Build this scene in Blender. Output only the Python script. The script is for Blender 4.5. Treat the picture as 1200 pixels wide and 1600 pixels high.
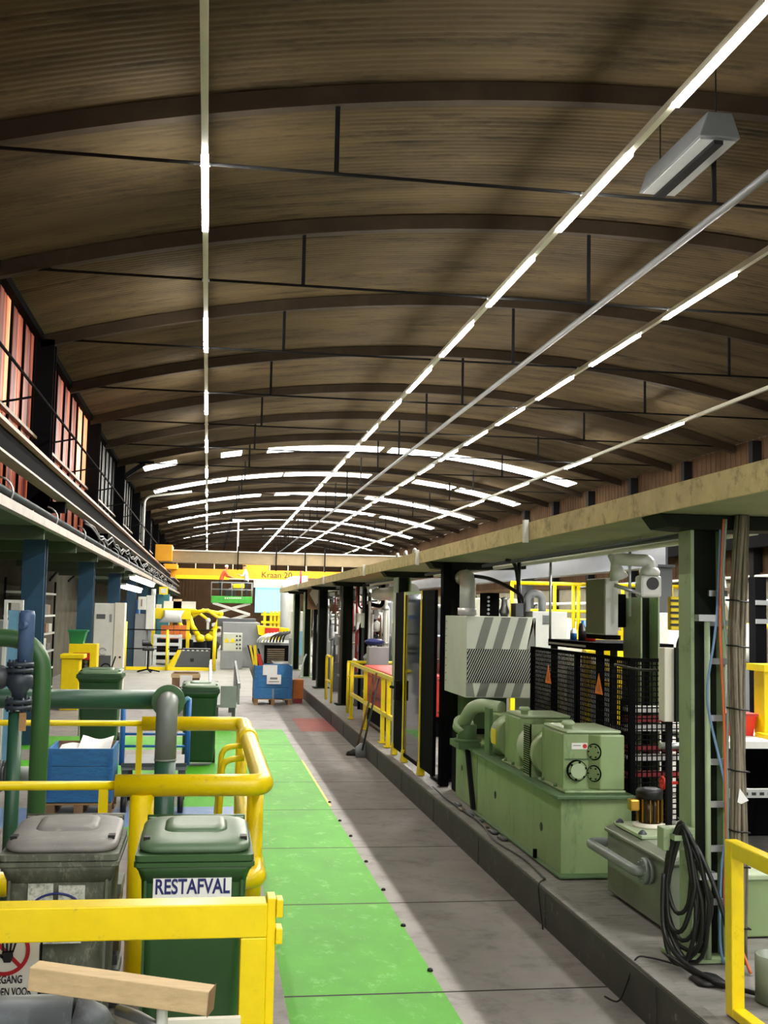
import bpy, bmesh, math, random
from mathutils import Vector, Matrix
for o in list(bpy.data.objects):
    bpy.data.objects.remove(o)
S = bpy.context.scene
COL = S.collection
RND = random.Random(7)
V = Vector

# ---------------------------------------------------------------- camera
F = 1775.0; HC = 2.3
CR = ((0.98800779, -0.03297642, 0.15084151), (-0.15311372, -0.08321398, 0.98469875), (0.01991972, 0.99598594, 0.0872652))
cam = bpy.data.cameras.new('camera'); camo = bpy.data.objects.new('camera', cam); COL.objects.link(camo)
cam.sensor_fit = 'VERTICAL'; cam.sensor_height = 24; cam.sensor_width = 18
cam.lens = F / 1600 * 24; cam.clip_start = .05; cam.clip_end = 400
camo.matrix_world = Matrix(((CR[0][0], CR[0][1], -CR[0][2], 0), (CR[1][0], CR[1][1], -CR[1][2], 0), (CR[2][0], CR[2][1], -CR[2][2], HC), (0, 0, 0, 1)))
S.camera = camo

# ---------------------------------------------------------------- world, lamps out of frame, exposure
w = bpy.data.worlds.new('world'); S.world = w; w.use_nodes = True
w.node_tree.nodes['Background'].inputs[0].default_value = (1, .97, .92, 1)
w.node_tree.nodes['Background'].inputs[1].default_value = .8
S.view_settings.view_transform = 'Standard'; S.view_settings.look = 'None'
S.view_settings.gamma = 1; S.view_settings.use_curve_mapping = False
S.view_settings.exposure = .92
S.cycles.max_bounces = 6; S.cycles.diffuse_bounces = 4; S.cycles.glossy_bounces = 3
S.cycles.sample_clamp_indirect = 6; S.cycles.use_light_tree = True
LED_STRENGTH = 150.0
SKY_STRENGTH = 6.0
def area(name, loc, sx, sy, power, rot=(0, 0, 0), col=(1, .98, .95)):
    l = bpy.data.lights.new(name, 'AREA'); l.shape = 'RECTANGLE'; l.size = sx; l.size_y = sy; l.energy = power; l.color = col
    o = bpy.data.objects.new(name, l); COL.objects.link(o); o.location = loc; o.rotation_euler = rot
    return o
# the lit LED strips of the tracks that hang over and behind the camera, outside the frame
for y in (-6.2, 0.2, 5.6): area('led_lamp', (-.17, y, 6.74), .07, 2.2, 130)
for y in (-5, -1.7, 1.6, 4.9): area('led_lamp', (3.85, y, 6.74), .07, 2.2, 85)
for y in (-3, .3, 3.6, 6.9, 10.2): area('led_lamp', (6.55, y, 6.74), .07, 2.2, 85)
for y in (5, 11.4, 17.9): area('led_lamp', (10.6, y, 6.74), .07, 2.2, 85)

# tube lamps of the right bay, hung behind the edge of the overhead slab
for y in (6, 10.5, 15, 20, 26, 33): area('bay_lamp', (4.75, y, 3.4), .12, 1.5, 60)

# ---------------------------------------------------------------- pixel -> place
def ray(u, v):
    c = (u - 600.0, -(v - 800.0), F)
    return V([sum(CR[i][k] * c[k] for k in range(3)) for i in range(3)])
def at(u, v, y):
    r = ray(u, v); t = y / r.y; return V((r.x * t, y, HC + r.z * t))
def atx(u, v, x):
    r = ray(u, v); t = x / r.x; return V((x, r.y * t, HC + r.z * t))
def atz(u, v, z):
    r = ray(u, v); t = (z - HC) / r.z; return V((r.x * t, r.y * t, z))

# ---------------------------------------------------------------- materials
def lin(h):
    if isinstance(h, str):
        h = h.lstrip('#'); c = [int(h[i:i + 2], 16) / 255 for i in (0, 2, 4)]
    else: c = [x / 255 for x in h]
    return [x / 12.92 if x <= .04045 else ((x + .055) / 1.055) ** 2.4 for x in c]
MATS = {}
def mat(name, col, rough=.5, metal=0, var=.25, scale=3, bump=0, dirt=None, dirt_amt=.5, stretch=(1, 1, 1), spec=.5, alpha=None):
    m = bpy.data.materials.new(name); m.use_nodes = True; nt = m.node_tree; N = nt.nodes; L = nt.links
    b = N['Principled BSDF']; c = lin(col)
    b.inputs['Roughness'].default_value = rough; b.inputs['Metallic'].default_value = metal
    b.inputs['Specular IOR Level'].default_value = spec
    tc = N.new('ShaderNodeTexCoord'); mp = N.new('ShaderNodeMapping'); mp.inputs['Scale'].default_value = stretch
    L.new(tc.outputs['Object'], mp.inputs['Vector'])
    n1 = N.new('ShaderNodeTexNoise'); n1.inputs['Scale'].default_value = scale; n1.inputs['Detail'].default_value = 6; n1.inputs['Roughness'].default_value = .65
    L.new(mp.outputs[0], n1.inputs['Vector'])
    r = N.new('ShaderNodeValToRGB'); r.color_ramp.elements[0].position = .3; r.color_ramp.elements[1].position = .7
    r.color_ramp.elements[0].color = [x * (1 - var) for x in c] + [1]; r.color_ramp.elements[1].color = [min(1, x * (1 + var * .4)) for x in c] + [1]
    L.new(n1.outputs['Fac'], r.inputs['Fac']); out = r.outputs[0]
    if dirt:
        n2 = N.new('ShaderNodeTexNoise'); n2.inputs['Scale'].default_value = scale * 2.7; n2.inputs['Detail'].default_value = 8; n2.inputs['Roughness'].default_value = .75
        L.new(mp.outputs[0], n2.inputs['Vector'])
        r2 = N.new('ShaderNodeValToRGB'); r2.color_ramp.elements[0].position = .62 - .25 * dirt_amt; r2.color_ramp.elements[1].position = .78 - .2 * dirt_amt
        L.new(n2.outputs['Fac'], r2.inputs['Fac'])
        mx = N.new('ShaderNodeMix'); mx.data_type = 'RGBA'; L.new(r2.outputs[0], mx.inputs['Factor']); L.new(out, mx.inputs['A'])
        mx.inputs['B'].default_value = lin(dirt) + [1]; out = mx.outputs['Result']
    L.new(out, b.inputs['Base Color'])
    if bump:
        bp = N.new('ShaderNodeBump'); bp.inputs['Strength'].default_value = bump; bp.inputs['Distance'].default_value = .02
        L.new(n1.outputs['Fac'], bp.inputs['Height']); L.new(bp.outputs[0], b.inputs['Normal'])
    if alpha is not None:
        b.inputs['Alpha'].default_value = alpha
    MATS[name] = m; return m
def emis(name, col, strength):
    m = bpy.data.materials.new(name); m.use_nodes = True; b = m.node_tree.nodes['Principled BSDF']
    b.inputs['Base Color'].default_value = lin(col) + [1]; b.inputs['Emission Color'].default_value = lin(col) + [1]; b.inputs['Emission Strength'].default_value = strength
    MATS[name] = m; return m

# ---------------------------------------------------------------- mesh builder
class MB:
    def __init__(s): s.v = []; s.f = []; s.m = []; s.sm = []
    def add(s, vs, fs, m=0, sm=False):
        k = len(s.v); s.v += [V(p) for p in vs]
        for f in fs: s.f.append([i + k for i in f]); s.m.append(m); s.sm.append(sm)
        return s
    def box(s, x0, x1, y0, y1, z0, z1, m=0):
        vs = [(x, y, z) for x in (x0, x1) for y in (y0, y1) for z in (z0, z1)]
        return s.add(vs, [(0, 1, 3, 2), (4, 6, 7, 5), (0, 4, 5, 1), (2, 3, 7, 6), (0, 2, 6, 4), (1, 5, 7, 3)], m)
    def bar(s, p, q, a, b, up=(0, 0, 1), m=0):
        p = V(p); q = V(q); d = (q - p).normalized(); up = V(up)
        if abs(d.dot(up)) > .99: up = V((0, 1, 0))
        x = d.cross(up).normalized() * a / 2; y = x.cross(d).normalized() * b / 2
        vs = [e + i * x + j * y for e in (p, q) for i in (-1, 1) for j in (-1, 1)]
        return s.add(vs, [(0, 1, 3, 2), (4, 6, 7, 5), (0, 4, 5, 1), (2, 3, 7, 6), (0, 2, 6, 4), (1, 5, 7, 3)], m)
    def cyl(s, p, q, r, r2=None, n=16, m=0, cap=True):
        p = V(p); q = V(q); r2 = r if r2 is None else r2; d = (q - p).normalized()
        a = d.orthogonal().normalized(); b = d.cross(a); vs = []
        for e, rr in ((p, r), (q, r2)):
            for i in range(n):
                t = 2 * math.pi * i / n; vs.append(e + (a * math.cos(t) + b * math.sin(t)) * rr)
        s.add(vs, [(i, (i + 1) % n, n + (i + 1) % n, n + i) for i in range(n)], m, True)
        if cap:
            s.add(vs[:n], [tuple(reversed(range(n)))], m); s.add(vs[n:], [tuple(range(n))], m)
        return s
    def tube(s, pts, r, n=10, m=0, cap=True, closed=False):
        pts = [V(p) for p in pts]; k = len(pts); vs = []; a = None
        for i, p in enumerate(pts):
            if closed: d = pts[(i + 1) % k] - pts[i - 1]
            else: d = pts[min(i + 1, k - 1)] - pts[max(i - 1, 0)]
            d = d.normalized() if d.length > 1e-9 else V((0, 0, 1))
            a = d.orthogonal().normalized() if a is None else (a - d * a.dot(d)).normalized()
            b = d.cross(a); rr = r[i] if isinstance(r, (list, tuple)) else r
            for j in range(n):
                t = 2 * math.pi * j / n; vs.append(p + (a * math.cos(t) + b * math.sin(t)) * rr)
        fs = []
        for i in range(k if closed else k - 1):
            o = i * n; o2 = ((i + 1) % k) * n
            fs += [(o + j, o + (j + 1) % n, o2 + (j + 1) % n, o2 + j) for j in range(n)]
        s.add(vs, fs, m, True)
        if cap and not closed:
            s.add(vs[:n], [tuple(reversed(range(n)))], m); s.add(vs[-n:], [tuple(range(n))], m)
        return s
    def lathe(s, o, ax, prof, n=20, m=0):
        o = V(o); ax = V(ax).normalized(); a = ax.orthogonal().normalized(); b = ax.cross(a); vs = []
        for r, h in prof:
            for j in range(n):
                t = 2 * math.pi * j / n; vs.append(o + ax * h + (a * math.cos(t) + b * math.sin(t)) * r)
        k = len(prof); fs = []
        for i in range(k - 1): fs += [(i * n + j, i * n + (j + 1) % n, (i + 1) * n + (j + 1) % n, (i + 1) * n + j) for j in range(n)]
        s.add(vs, fs, m, True)
        if prof[0][0] > 1e-4: s.add(vs[:n], [tuple(reversed(range(n)))], m)
        if prof[-1][0] > 1e-4: s.add(vs[-n:], [tuple(range(n))], m)
        return s
    def prism(s, poly, ex, m=0):
        poly = [V(p) for p in poly]; ex = V(ex); n = len(poly)
        vs = poly + [p + ex for p in poly]
        return s.add(vs, [tuple(reversed(range(n))), tuple(range(n, 2 * n))] + [(i, (i + 1) % n, n + (i + 1) % n, n + i) for i in range(n)], m)
    def loft(s, rings, m=0, sm=True, k=4):
        # rings: (z, cx, cy, half width, half depth, corner radius[, tilt dz per y])
        vs = []; n = 4 * (k + 1)
        for rg in rings:
            z, cx, cy, hw, hd, rad = rg[:6]; tl = rg[6] if len(rg) > 6 else 0
            for sx, sy, a0 in ((1, 1, 0), (-1, 1, 90), (-1, -1, 180), (1, -1, 270)):
                for i in range(k + 1):
                    t = math.radians(a0 + 90 * i / k)
                    x = cx + sx * (hw - rad) + rad * math.cos(t); y = cy + sy * (hd - rad) + rad * math.sin(t)
                    vs.append((x, y, z + tl * (y - cy)))
        fs = []
        for i in range(len(rings) - 1): fs += [(i * n + j, i * n + (j + 1) % n, (i + 1) * n + (j + 1) % n, (i + 1) * n + j) for j in range(n)]
        s.add(vs, fs, m, sm); s.add(vs[:n], [tuple(reversed(range(n)))], m); s.add(vs[-n:], [tuple(range(n))], m)
        return s
    def sphere(s, c, r, n=12, m=0, sc=(1, 1, 1)):
        c = V(c); vs = []; k = n // 2
        for i in range(k + 1):
            t = math.pi * i / k
            for j in range(n):
                p = 2 * math.pi * j / n
                vs.append(c + V((r * math.sin(t) * math.cos(p) * sc[0], r * math.sin(t) * math.sin(p) * sc[1], r * math.cos(t) * sc[2])))
        return s.add(vs, [(i * n + j, (i + 1) * n + j, (i + 1) * n + (j + 1) % n, i * n + (j + 1) % n) for i in range(k) for j in range(n)], m, True)
    def build(s, name, mats, parent=None, bevel=0, kind=None):
        if isinstance(mats, str): mats = [mats]
        if parent is not None:
            org = V((0, 0, 0)); p = parent
            while p is not None: org = org + p.location; p = p.parent
        else:
            xs = [v.x for v in s.v]; ys = [v.y for v in s.v]; zs = [v.z for v in s.v]
            org = V(((min(xs) + max(xs)) / 2, (min(ys) + max(ys)) / 2, min(zs)))
        me = bpy.data.meshes.new(name)
        me.from_pydata([v - org for v in s.v], [], s.f)
        for mm in mats: me.materials.append(MATS[mm])
        me.polygons.foreach_set('material_index', s.m); me.polygons.foreach_set('use_smooth', s.sm)
        bm = bmesh.new(); bm.from_mesh(me); bmesh.ops.remove_doubles(bm, verts=bm.verts, dist=1e-5)
        bmesh.ops.recalc_face_normals(bm, faces=bm.faces); bm.to_mesh(me); bm.free()
        o = bpy.data.objects.new(name, me); COL.objects.link(o)
        if parent is not None: o.parent = parent
        else: o.location = org
        if bevel:
            b = o.modifiers.new('bevel', 'BEVEL'); b.width = bevel; b.segments = 2; b.limit_method = 'ANGLE'; b.angle_limit = math.radians(40)
        if kind: o['kind'] = kind
        return o
def thing(name, loc, label, cat, group=None):
    o = bpy.data.objects.new(name, None); COL.objects.link(o); o.location = loc; o.empty_display_size = .1
    return tag(o, label, cat, group)
def tag(o, label, cat, group=None):
    o['label'] = label; o['category'] = cat
    if group: o['group'] = group
    return o
def lab(o, label): o['label'] = label; return o
def dup(root, loc, label=None, group=None, rotz=None):
    r = root.copy(); COL.objects.link(r); r.location = loc
    if rotz is not None: r.rotation_euler = (0, 0, rotz)
    if label: r['label'] = label
    if group: r['group'] = group
    for ch in root.children:
        c = ch.copy(); COL.objects.link(c); c.parent = r
        for g in ch.children:
            d = g.copy(); COL.objects.link(d); d.parent = c
    return r
def fillet(pts, rad, k=6):
    pts = [V(p) for p in pts]; out = [pts[0]]
    for i in range(1, len(pts) - 1):
        a, p, b = pts[i - 1], pts[i], pts[i + 1]; r = rad[i - 1] if isinstance(rad, (list, tuple)) else rad
        r = min(r, (a - p).length * .49, (b - p).length * .49)
        s, e = p + (a - p).normalized() * r, p + (b - p).normalized() * r
        for j in range(k + 1):
            t = j / k; out.append(s * (1 - t) ** 2 + p * 2 * t * (1 - t) + e * t * t)
    out.append(pts[-1]); return out
def arcpts(c, a, b, r, t0, t1, n=16):
    c = V(c); a = V(a); b = V(b)
    return [c + a * r * math.cos(t0 + (t1 - t0) * i / n) + b * r * math.sin(t0 + (t1 - t0) * i / n) for i in range(n + 1)]
def smooth(pts, k=6):
    pts = [V(p) for p in pts]; out = []
    P = [pts[0]] + pts + [pts[-1]]
    for i in range(1, len(P) - 2):
        for j in range(k):
            t = j / k; p0, p1, p2, p3 = P[i - 1:i + 3]
            out.append(.5 * ((2 * p1) + (p2 - p0) * t + (2 * p0 - 5 * p1 + 4 * p2 - p3) * t * t + (3 * p1 - p0 - 3 * p2 + p3) * t ** 3))
    out.append(pts[-1]); return out
def text(body, size, c, right, up, m, parent, name='lettering', depth=.0015, sx=1.0, bold=0):
    cu = bpy.data.curves.new(name, 'FONT'); cu.body = body; cu.size = size; cu.extrude = depth; cu.align_x = 'CENTER'; cu.align_y = 'CENTER'; cu.offset = bold
    t = bpy.data.objects.new('tmp', cu); COL.objects.link(t); bpy.context.view_layer.update()
    me = bpy.data.meshes.new_from_object(t.evaluated_get(bpy.context.evaluated_depsgraph_get()))
    bpy.data.objects.remove(t); bpy.data.curves.remove(cu)
    me.name = name; me.materials.clear(); me.materials.append(MATS[m])
    o = bpy.data.objects.new(name, me); COL.objects.link(o)
    org = V((0, 0, 0)); p = parent
    while p is not None: org = org + p.location; p = p.parent
    R = V(right).normalized(); U = V(up).normalized(); W = R.cross(U)
    for v in me.vertices:
        v.co = V(c) + R * v.co.x * sx + U * v.co.y + W * v.co.z - org
    o.parent = parent; return o
ORD = ['nearest', 'second', 'third', 'fourth', 'fifth', 'sixth', 'seventh', 'eighth', 'ninth', 'tenth', 'eleventh', 'twelfth', 'thirteenth', 'fourteenth', 'fifteenth',
       'sixteenth', 'seventeenth', 'eighteenth', 'nineteenth', 'twentieth', 'twenty-first', 'twenty-second', 'twenty-third', 'twenty-fourth', 'twenty-fifth']
# ---------------------------------------------------------------- the materials of the place
mat('floor_grey', '#8a847f', .55, 0, .25, 1.2, .05, '#625e5a', .5)
mat('floor_seam', '#262422', .8)
mat('floor_pale', '#8a877c', .5, 0, .2, 1.0, .03, '#6a675e', .4)
mat('floor_green', '#4fa61c', .55, 0, .2, 2.2, .03, '#7cc25c', .3, (1, .6, 1), .25)
mat('floor_blue', '#5f7fae', .45, 0, .2, 1.5, 0, '#7d92ad', .5)
mat('floor_red', '#a8524a', .5, 0, .2, 2, 0, '#7d4a44', .5)
mat('floor_yellow', '#d8c03a', .5)
mat('platform_top', '#85827c', .6, 0, .35, 2, .06, '#56534e', .5, (.6, 2, 1))
mat('curb_dark', '#3a3833', .6, 0, .35, 3, .1, '#8a877c', .08)
mat('roof_sheet', '#4f422d', .75, 0, .45, .55, 0, '#241e16', .45, (.35, 2.2, 1), .2)
mat('roof_steel', '#33291e', .8, 0, .3, 2, spec=.15)
mat('dark_steel', '#1b1b1c', .85, 0, .3, 2, spec=.08)
mat('black_steel', '#0d0d0f', .9, 0, .3, 2, spec=.05)
mat('track_grey', '#c9c8b8', .4, 0, .1)
mat('wall_block', '#7f7a68', .95, 0, .25, 2, .1, spec=.06)
mat('wall_dark', '#5a564b', .95, 0, .3, 1.5, .1, spec=.05)  # darker copy of the blockwork, shade of the side aisle put into the colour
mat('cladding_brown', '#4a3828', .95, 0, .3, 1, spec=.04)
mat('ledge_pale', '#a79c90', .5, 0, .35, 3)
mat('flange_pink', '#c59a86', .5, 0, .3, 3)
mat('soffit_green', '#56604c', .9, 0, .25, 1)
mat('column_blue', '#1c4560', .45, 0, .3, 1.5)
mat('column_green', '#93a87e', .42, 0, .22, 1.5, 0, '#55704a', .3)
mat('column_dark', '#1f231b', .7, 0, .35, 2, spec=.12)  # paint of the dark columns; on webs and brackets it stands in for shade
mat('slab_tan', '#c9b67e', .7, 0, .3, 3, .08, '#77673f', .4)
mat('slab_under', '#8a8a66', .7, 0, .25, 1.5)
mat('yellow', '#f2d602', .32, 0, .1, 4, 0, '#c9ac10', .08)
mat('yellow_worn', '#f0d202', .32, 0, .1, 5, .02, '#8d8468', .06)
mat('machine_green', '#8aa06e', .42, 0, .18, 2.2, .02, '#5c7a4c', .35, (1, 1, .35))
mat('machine_green_dark', '#55724a', .45, 0, .25, 3)
mat('machine_green_pale', '#a9bb96', .45, 0, .18, 3)
mat('bin_green', '#33582f', .42, 0, .2, 3)
mat('bin_green_dark', '#2a4a30', .45, 0, .2, 3)
mat('bin_lid_green', '#5c7658', .4, 0, .22, 4)
mat('bin_grey', '#5c6052', .55, 0, .5, 9, .2, '#8f9184', .35, (1, 1, .45))
mat('bin_lid_grey', '#86837f', .5, 0, .25, 5, .08, '#a5a29c', .2)
mat('pipe_green', '#3f6b3c', .38, 0, .2, 2)
mat('pipe_dark_green', '#2c5741', .38, 0, .2, 2)
mat('pipe_grey', '#7d8580', .4, 0, .2, 3)
mat('pipe_grey_dark', '#4b5054', .42, .2, .25, 3)
mat('steel_grey', '#8e9295', .4, .5, .2, 4)
mat('zinc', '#b4b8b8', .35, .7, .2, 5)
mat('blue_wood', '#2f76b0', .55, 0, .28, 4, .05, '#225a8a', .5, (1, 1, 5))
mat('blue_paint', '#2a6fb5', .4, 0, .2, 3)
mat('blue_pale', '#6fa6c4', .4, 0, .2, 3)
mat('blue_motor', '#55709a', .4, 0, .2, 3)
mat('valve_blue', '#39434f', .45, .2, .3, 5)
mat('teal', '#2f6f78', .5)
mat('wood', '#cfb488', .65, 0, .22, 4, .05, '#b8966a', .22, (1, 7, 9))
mat('sticker', '#c4c5ba', .6, 0, .2, 14, 0, '#6e7263', .6)
mat('duct_dark', '#6a6f74', .42, .2, .25, 4, 0, '#8b9095', .3)
mat('wood_brown', '#8b6b4c', .7, 0, .3, 6)
mat('pallet_wood', '#b08a5c', .7, 0, .3, 6)
mat('white', '#e6e5df', .5, 0, .08, 3)
mat('white_paint', '#d5d6cf', .42, 0, .12, 3)
mat('hood_white', '#ccd0c0', .42, 0, .1, 2)
mat('hood_grey', '#7b7f75', .45, 0, .12, 2)
mat('cream', '#dedac8', .45, 0, .1, 3)
mat('paper', '#ececea', .7, 0, .05)
mat('grey', '#8a8d8e', .5, 0, .15, 2)
mat('grey_dark', '#55585a', .5, 0, .2, 2)
mat('tank_green', '#7e8773', .42, 0, .2, 3)
mat('olive', '#74775a', .5, 0, .12, 2)
mat('black', '#0e0e0f', .5, 0, .2)
mat('black_rubber', '#151516', .42, 0, .25, 6)
mat('red', '#c8281c', .45, 0, .15, 3)
mat('red_dark', '#9c2a2c', .45, 0, .15)
mat('sign_red', '#b5121f', .5, 0, .08)
mat('orange', '#e0772a', .45, 0, .15)
mat('orange_brown', '#c06a1c', .5, 0, .2)
mat('crane_yellow', '#f0a80c', .4, 0, .1)
mat('girder', '#9a8766', .5, 0, .15)
mat('navy', '#1c2466', .5, 0, .05)
mat('plastic_green', '#157a4a', .45)
mat('lift_green', '#3fae3a', .4)
mat('hose_blue', '#7d9fca', .4)
mat('hose_orange', '#e0794a', .4)
mat('hose_grey', '#9fb0a6', .4)
mat('cable_grey', '#8d8470', .6, 0, .35, 20, 0, '#5a5244', .5, (1, 1, .1))
mat('cable_dark', '#6b6454', .6, 0, .35, 20)
mat('motor_brown', '#4a3a26', .3, .6, .3, 4)
mat('motor_gold', '#c99a3c', .28, .7, .2, 4)
mat('skin', '#c98e70', .6, 0, .1)
mat('hair', '#2e221a', .7)
mat('trousers', '#20242c', .8)
mat('vest_orange', '#d8562a', .7)
mat('shirt_pale', '#cfd2cc', .7)
mat('duct', '#d9dcda', .35, .3, .1)
mat('hazard_black', '#1a1a1a', .5)
mat('tarnish', '#7d6f5a', .5, .4, .3, 5)
emis('led', '#fffaf0', LED_STRENGTH)
emis('rooflight', '#f4f6f2', SKY_STRENGTH)
emis('daylight_cyan', '#8fe0ee', .45)
emis('lamp_small', '#ffffff', 14)
# red translucent sheeting of the clerestory, lit from outside
def window_mat(name, cols, st):
    m = bpy.data.materials.new(name); m.use_nodes = True; nt = m.node_tree; N = nt.nodes; L = nt.links; b = N['Principled BSDF']
    tc = N.new('ShaderNodeTexCoord'); mp = N.new('ShaderNodeMapping'); mp.inputs['Scale'].default_value = (1, 2.6, .16)
    n = N.new('ShaderNodeTexNoise'); n.inputs['Scale'].default_value = 1.6; n.inputs['Detail'].default_value = 5; n.inputs['Roughness'].default_value = .6
    r = N.new('ShaderNodeValToRGB'); e = r.color_ramp.elements
    e[0].position = .28; e[0].color = lin(cols[0]) + [1]; e[1].position = .75; e[1].color = lin(cols[2]) + [1]
    x = e.new(.5); x.color = lin(cols[1]) + [1]
    L.new(tc.outputs['Object'], mp.inputs[0]); L.new(mp.outputs[0], n.inputs['Vector']); L.new(n.outputs['Fac'], r.inputs[0])
    L.new(r.outputs[0], b.inputs['Base Color']); L.new(r.outputs[0], b.inputs['Emission Color']); b.inputs['Emission Strength'].default_value = st
    b.inputs['Roughness'].default_value = .5; MATS[name] = m
window_mat('window_red', ('#180605', '#5c2216', '#c06a46'), .6)
window_mat('window_dim', ('#050404', '#0c0a09', '#1e1a16'), .04)
window_mat('window_glow', ('#8a4024', '#d88050', '#f8c8a0'), .7)
# clear glazing with a brown film
m = bpy.data.materials.new('door_glass'); m.use_nodes = True; nt = m.node_tree; nt.nodes.remove(nt.nodes['Principled BSDF'])
tr = nt.nodes.new('ShaderNodeBsdfTransparent'); tr.inputs[0].default_value = (.55, .52, .45, 1); gl = nt.nodes.new('ShaderNodeBsdfGlossy'); gl.inputs['Roughness'].default_value = .05
fr = nt.nodes.new('ShaderNodeFresnel'); mx = nt.nodes.new('ShaderNodeMixShader'); nt.links.new(fr.outputs[0], mx.inputs[0]); nt.links.new(tr.outputs[0], mx.inputs[1]); nt.links.new(gl.outputs[0], mx.inputs[2])
nt.links.new(mx.outputs[0], nt.nodes['Material Output'].inputs['Surface']); MATS['door_glass'] = m
# ---------------------------------------------------------------- the hall: floor, walls, roof
XL, XR, YF, ZE = -2.98, 13.6, 98.0, 6.85
def roofz(x, r=1.2): return ZE + r * (1 - ((x - 5.31) / 8.29) ** 2)
SEAM = [7.0 + 2.12 * k for k in range(-5, 43)]
b = MB()
xs = [-6, -3.2, -1.6, -.9, -.62, -.28, .3, .53, 1.5, 1.53, 1.84, 2.55, 14]
ys = sorted(set([round(s - .012, 3) for s in SEAM] + [round(s + .012, 3) for s in SEAM] + [-8, 11.6, 12.4, 13.6, 16.3, 17.7, 19.0, 20.9, 22.2, 24.5, 30.6, 98]))
def floor_m(x, y):
    if x < 2.55 and any(abs(y - s) < .011 for s in SEAM) and (.53 < x or y > 23): return 1
    if .53 < x < 1.5 and y < 22.2: return 3
    if 1.5 < x < 1.53 and 14 < y < 17.7: return 6
    if 1.84 < x < 2.55 and 21.9 < y < 24.5: return 5
    if -.28 < x < .53 and 13.6 < y < 22.2: return 3
    if -.28 < x < .53 and 11.6 < y < 13.6: return 4
    if -.9 < x < -.28 and 11.6 < y < 12.4: return 3
    if x < -.28 and 12.4 < y < 13.6: return 4
    if x < -.28 and (19.0 < y < 20.9 or 16.3 < y < 17.7): return 3
    if y > 30.6 and x < 2.55: return 2
    return 0
for i in range(len(xs) - 1):
    for j in range(len(ys) - 1):
        x0, x1, y0, y1 = xs[i], xs[i + 1], ys[j], ys[j + 1]
        b.add([(x0, y0, 0), (x1, y0, 0), (x1, y1, 0), (x0, y1, 0)], [(0, 1, 2, 3)], floor_m((x0 + x1) / 2, (y0 + y1) / 2))
b.build('floor', ['floor_grey', 'floor_seam', 'floor_pale', 'floor_green', 'floor_blue', 'floor_red', 'floor_yellow'], kind='structure')
# raised platform along the right, with its dark curb face and joint
b = MB()
b.box(2.55, 13.6, -4, 60, .001, .268, 0)
b.build('floor', ['platform_top'], kind='structure')
b = MB(); b.box(2.535, 2.549, -4, 60, .001, .262, 0); b.box(2.549, 2.63, -4, 60, .269, .277, 1)
for k in range(9): b.box(2.528, 2.536, 6.2 + 2.1 * k, 6.23 + 2.1 * k, .01, .25, 0)
b.build('trim_1', ['curb_dark', 'platform_top'], kind='structure')
# roof: curved corrugated sheets
b = MB()
rows = [(-8, 0), (-2, 0), (4, 0)]
y = 9.0
while y < 54: rows.append((y, .02 * math.sin(2 * math.pi * (y - 9) / .107))); y += .107 / 4
rows += [(y + k * 1.1, .012 * (-1) ** k) for k in range(int((YF - y) / 1.1) + 1)] + [(YF, 0)]
NX = 26; XS = [XL + (XR - XL) * i / NX for i in range(NX + 1)]
vs = [(x, yy, roofz(x) + dz) for yy, dz in rows for x in XS]
b.add(vs, [(j * (NX + 1) + i, j * (NX + 1) + i + 1, (j + 1) * (NX + 1) + i + 1, (j + 1) * (NX + 1) + i) for j in range(len(rows) - 1) for i in range(NX)], 0, True)
b.build('ceiling', ['roof_sheet'], kind='structure')
# far gable with ribbed cladding
b = MB(); n = 120
for i in range(n):
    x0 = XL + (XR - XL) * i / n; x1 = XL + (XR - XL) * (i + 1) / n; d = .06 if i % 2 else 0
    b.box(x0, x1, YF + d, YF + .2, 0, roofz((x0 + x1) / 2), 0)
b.build('wall_back', ['cladding_brown'], kind='structure')
p0 = at(398, 957, YF - .1); p1 = at(447, 918, YF - .1)
o = MB().box(p0.x, p1.x + 1.2, YF - .12, YF - .02, p0.z, p1.z).build('window_1', ['daylight_cyan'], kind='structure')
p0 = at(396, 918, YF - .2); p1 = at(470, 905, YF - .2)
MB().box(p0.x, p1.x + 1, YF - .4, YF - .1, p0.z, p1.z).build('trim_2', ['white_paint'], kind='structure')
# right wall: blockwork below, ribbed cladding above, columns, cable rails
b = MB(); b.box(XR, XR + .2, -6, YF, 0, 3.3, 0)
y = -6.0; k = 0
while y < YF:
    b.box(XR + (.012 if k % 2 else 0), XR + .2, y, y + .15, 3.3, ZE, 1); y += .15; k += 1
for z in (3.3, 4.9): b.box(XR - .08, XR, -6, YF, z, z + .14, 2)
b.build('wall_right', ['wall_block', 'cladding_brown', 'cladding_brown'], kind='structure')
# left wall: blockwork of the low side aisle, soffit of its roof
MB().box(-5.0, -4.8, -6, YF, 0, 3.5).build('wall_left', ['wall_dark'], kind='structure')
b = MB(); b.box(-4.8, -2.32, -6, YF, 3.46, 3.5, 0); b.box(-2.4, -2.3, -6, YF, 3.40, 3.52, 1)
for k in range(24): b.box(-4.8, -2.42, 9.0 + 4.15 * k, 9.12 + 4.15 * k, 3.26, 3.46, 0)
b.build('trim_3', ['soffit_green', 'ledge_pale'], kind='structure')
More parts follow.
